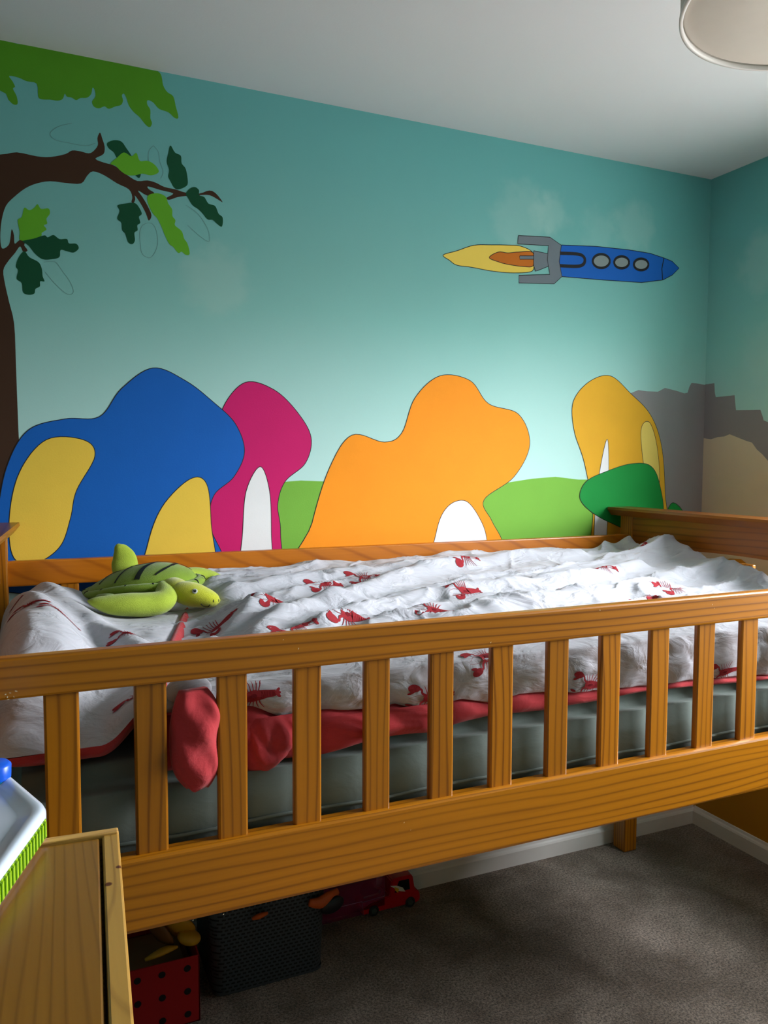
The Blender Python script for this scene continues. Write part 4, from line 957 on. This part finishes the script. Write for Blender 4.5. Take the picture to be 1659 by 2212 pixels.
# red toy transporter with clear trailer
M_CAR = simple('glossy_red_toy', (190, 6, 16), .25, .02, coat=.6); M_TYRE = simple('black_tyre', (24, 24, 24), .6); M_HUB = simple('dark_hub', (66, 74, 70), .4); M_GLS = simple('dark_toy_window', (16, 8, 14), .15, coat=.5)
m, nt, b_ = newmat('purple_clear_plastic'); b_.inputs['Base Color'].default_value = (.30, .02, .10, 1); b_.inputs['Roughness'].default_value = .15; b_.inputs['Alpha'].default_value = .45; M_CLR = m
tz = thing('toy_transporter', (-1.37, -.065, 0), 'red toy transporter lorry with clear trailer beside the skirting', 'toy car')
yn, yf_ = -.096, -.030
cab = MB().prism([(-1.408, .010), (-1.222, .010), (-1.214, .018), (-1.216, .040), (-1.222, .047), (-1.232, .052), (-1.240, .098), (-1.246, .102), (-1.300, .102), (-1.312, .096), (-1.318, .050), (-1.372, .046), (-1.408, .034)], 1, yn, yf_, M_CAR, .003)
cab.build('cab', tz)
wd = MB().add([(-1.250, yn-.0006, .058), (-1.254, yn-.0006, .092), (-1.288, yn-.0006, .092), (-1.302, yn-.0006, .058)][::-1], [(0, 1, 2, 3)], M_GLS); wd.build('window', tz)
fd = MB()
M_TW = simple('white_flame_sticker', (220, 214, 200), .4); M_TY2 = simple('yellow_flame_sticker', (226, 172, 20), .4)
fd.add([at(x, y, y=yn-.0012) for x, y in ((843, 1914), (856, 1913), (870, 1917), (876, 1926), (862, 1925), (852, 1919))], [(0, 1, 2, 3, 4, 5)], M_TW)
fd.add([at(x, y, y=yn-.0016) for x, y in ((852, 1916), (862, 1920), (860, 1929), (854, 1924))], [(0, 1, 2, 3)], M_TY2)
fd.build('flame_sticker', tz)
for x in (-1.371, -1.249):
    for y, sg in ((yn-.003, -1), (yf_-.005, 1)):
        w_ = MB().lathe([(0, y), (.0145, y), (.0165, y+.002), (.0165, y+.009), (0, y+.009)], x, 0, M_TYRE, 28, axis=1, cz=.0165).build('wheel', tz)
        if sg < 0:
            hb = MB().lathe([(0, y-.0008), (.010, y-.0006)], x, 0, M_HUB, 5, smooth=False, axis=1, cz=.0165); hb.build('hub', w_)
tl = MB(); tl.box(-1.56, -1.408, yn, yf_, .012, .026, M_CLR, .002).box(-1.56, -1.335, yn, yn+.002, .026, .115, M_CLR, 0).box(-1.56, -1.335, yf_-.002, yf_, .026, .115, M_CLR, 0).box(-1.56, -1.335, yn, yf_, .115, .117, M_CLR, 0)
tl.build('trailer', tz, label='clear purple plastic trailer')
ed = MB()
for pts in ([(-1.56, yn-.001, .055), (-1.41, yn-.001, .055), (-1.405, yn-.001, .012)], [(-1.41, yn-.001, .052), (-1.335, yn-.001, .056), (-1.335, yn-.001, .112)]):
    ed.loft(pts, [(.001, .001)]*3, simple('pale_clear_edge', (150, 110, 130), .3), n=6, sub=1)
ed.build('trailer_edge', tz)
tc_ = thing('toy_car', (-1.37, -.06, .06), 'small white-edged toy car inside the clear trailer', 'toy car')
MB().prism([(-1.400, .058), (-1.350, .060), (-1.346, .070), (-1.356, .076), (-1.366, .086), (-1.388, .086), (-1.400, .072)], 1, -.088, -.055, M_GLS, .002).build('body', tc_)
MB().loft([(-1.402, -.089, .060), (-1.380, -.089, .062), (-1.356, -.089, .063), (-1.348, -.089, .072)], [(.0012, .003)]*4, M_TW, n=8).build('sill', tc_, label='white sill')

# ------------------------------------------------------------ light: overcast daylight through the right-wall window
wld = bpy.data.worlds.new('sky'); bpy.context.scene.world = wld; wld.use_nodes = True; nt = wld.node_tree
bg = nt.nodes['Background']; tc = nt.nodes.new('ShaderNodeTexCoord'); sp = nt.nodes.new('ShaderNodeSeparateXYZ'); nt.links.new(tc.outputs['Generated'], sp.inputs[0])
rp = nt.nodes.new('ShaderNodeValToRGB'); e = rp.color_ramp.elements
e[0].position = .50; e[0].color = (.20, .195, .19, 1); e[1].position = .58; e[1].color = (.92, .96, 1.0, 1)
mp = nt.nodes.new('ShaderNodeMapRange'); mp.inputs[1].default_value = -1; mp.inputs[2].default_value = 1
nt.links.new(sp.outputs[2], mp.inputs[0]); nt.links.new(mp.outputs[0], rp.inputs[0]); nt.links.new(rp.outputs[0], bg.inputs[0]); bg.inputs[1].default_value = 48
def portal(loc, rot, sx, sy):
    l = bpy.data.lights.new('daylight_portal', 'AREA'); l.shape = 'RECTANGLE'; l.size = sx; l.size_y = sy; l.cycles.is_portal = True
    o = bpy.data.objects.new('daylight_portal', l); COL.objects.link(o); o.location = loc; o.rotation_euler = rot
portal((.17, (WY0+WY1)/2, (WZ0+WZ1)/2), (0, math.radians(90), 0), WZ1-WZ0, WY1-WY0)

# ------------------------------------------------------------ camera
cd = bpy.data.cameras.new('camera'); cam = bpy.data.objects.new('camera', cd); COL.objects.link(cam)
cd.sensor_fit = 'HORIZONTAL'; cd.sensor_width = 36; cd.lens = F/W*36; cd.clip_start = .02
cam.matrix_world = Matrix(((RR[0], UU[0], -FF[0], CAM[0]), (RR[1], UU[1], -FF[1], CAM[1]), (RR[2], UU[2], -FF[2], CAM[2]), (0, 0, 0, 1)))
sc = bpy.context.scene; sc.camera = cam
sc.view_settings.view_transform = 'Standard'; sc.view_settings.look = 'None'; sc.view_settings.exposure = .10; sc.view_settings.gamma = 1; sc.view_settings.use_curve_mapping = False
sc.cycles.max_bounces = 8; sc.cycles.diffuse_bounces = 5; sc.cycles.use_denoising = True; sc.cycles.sample_clamp_indirect = 8
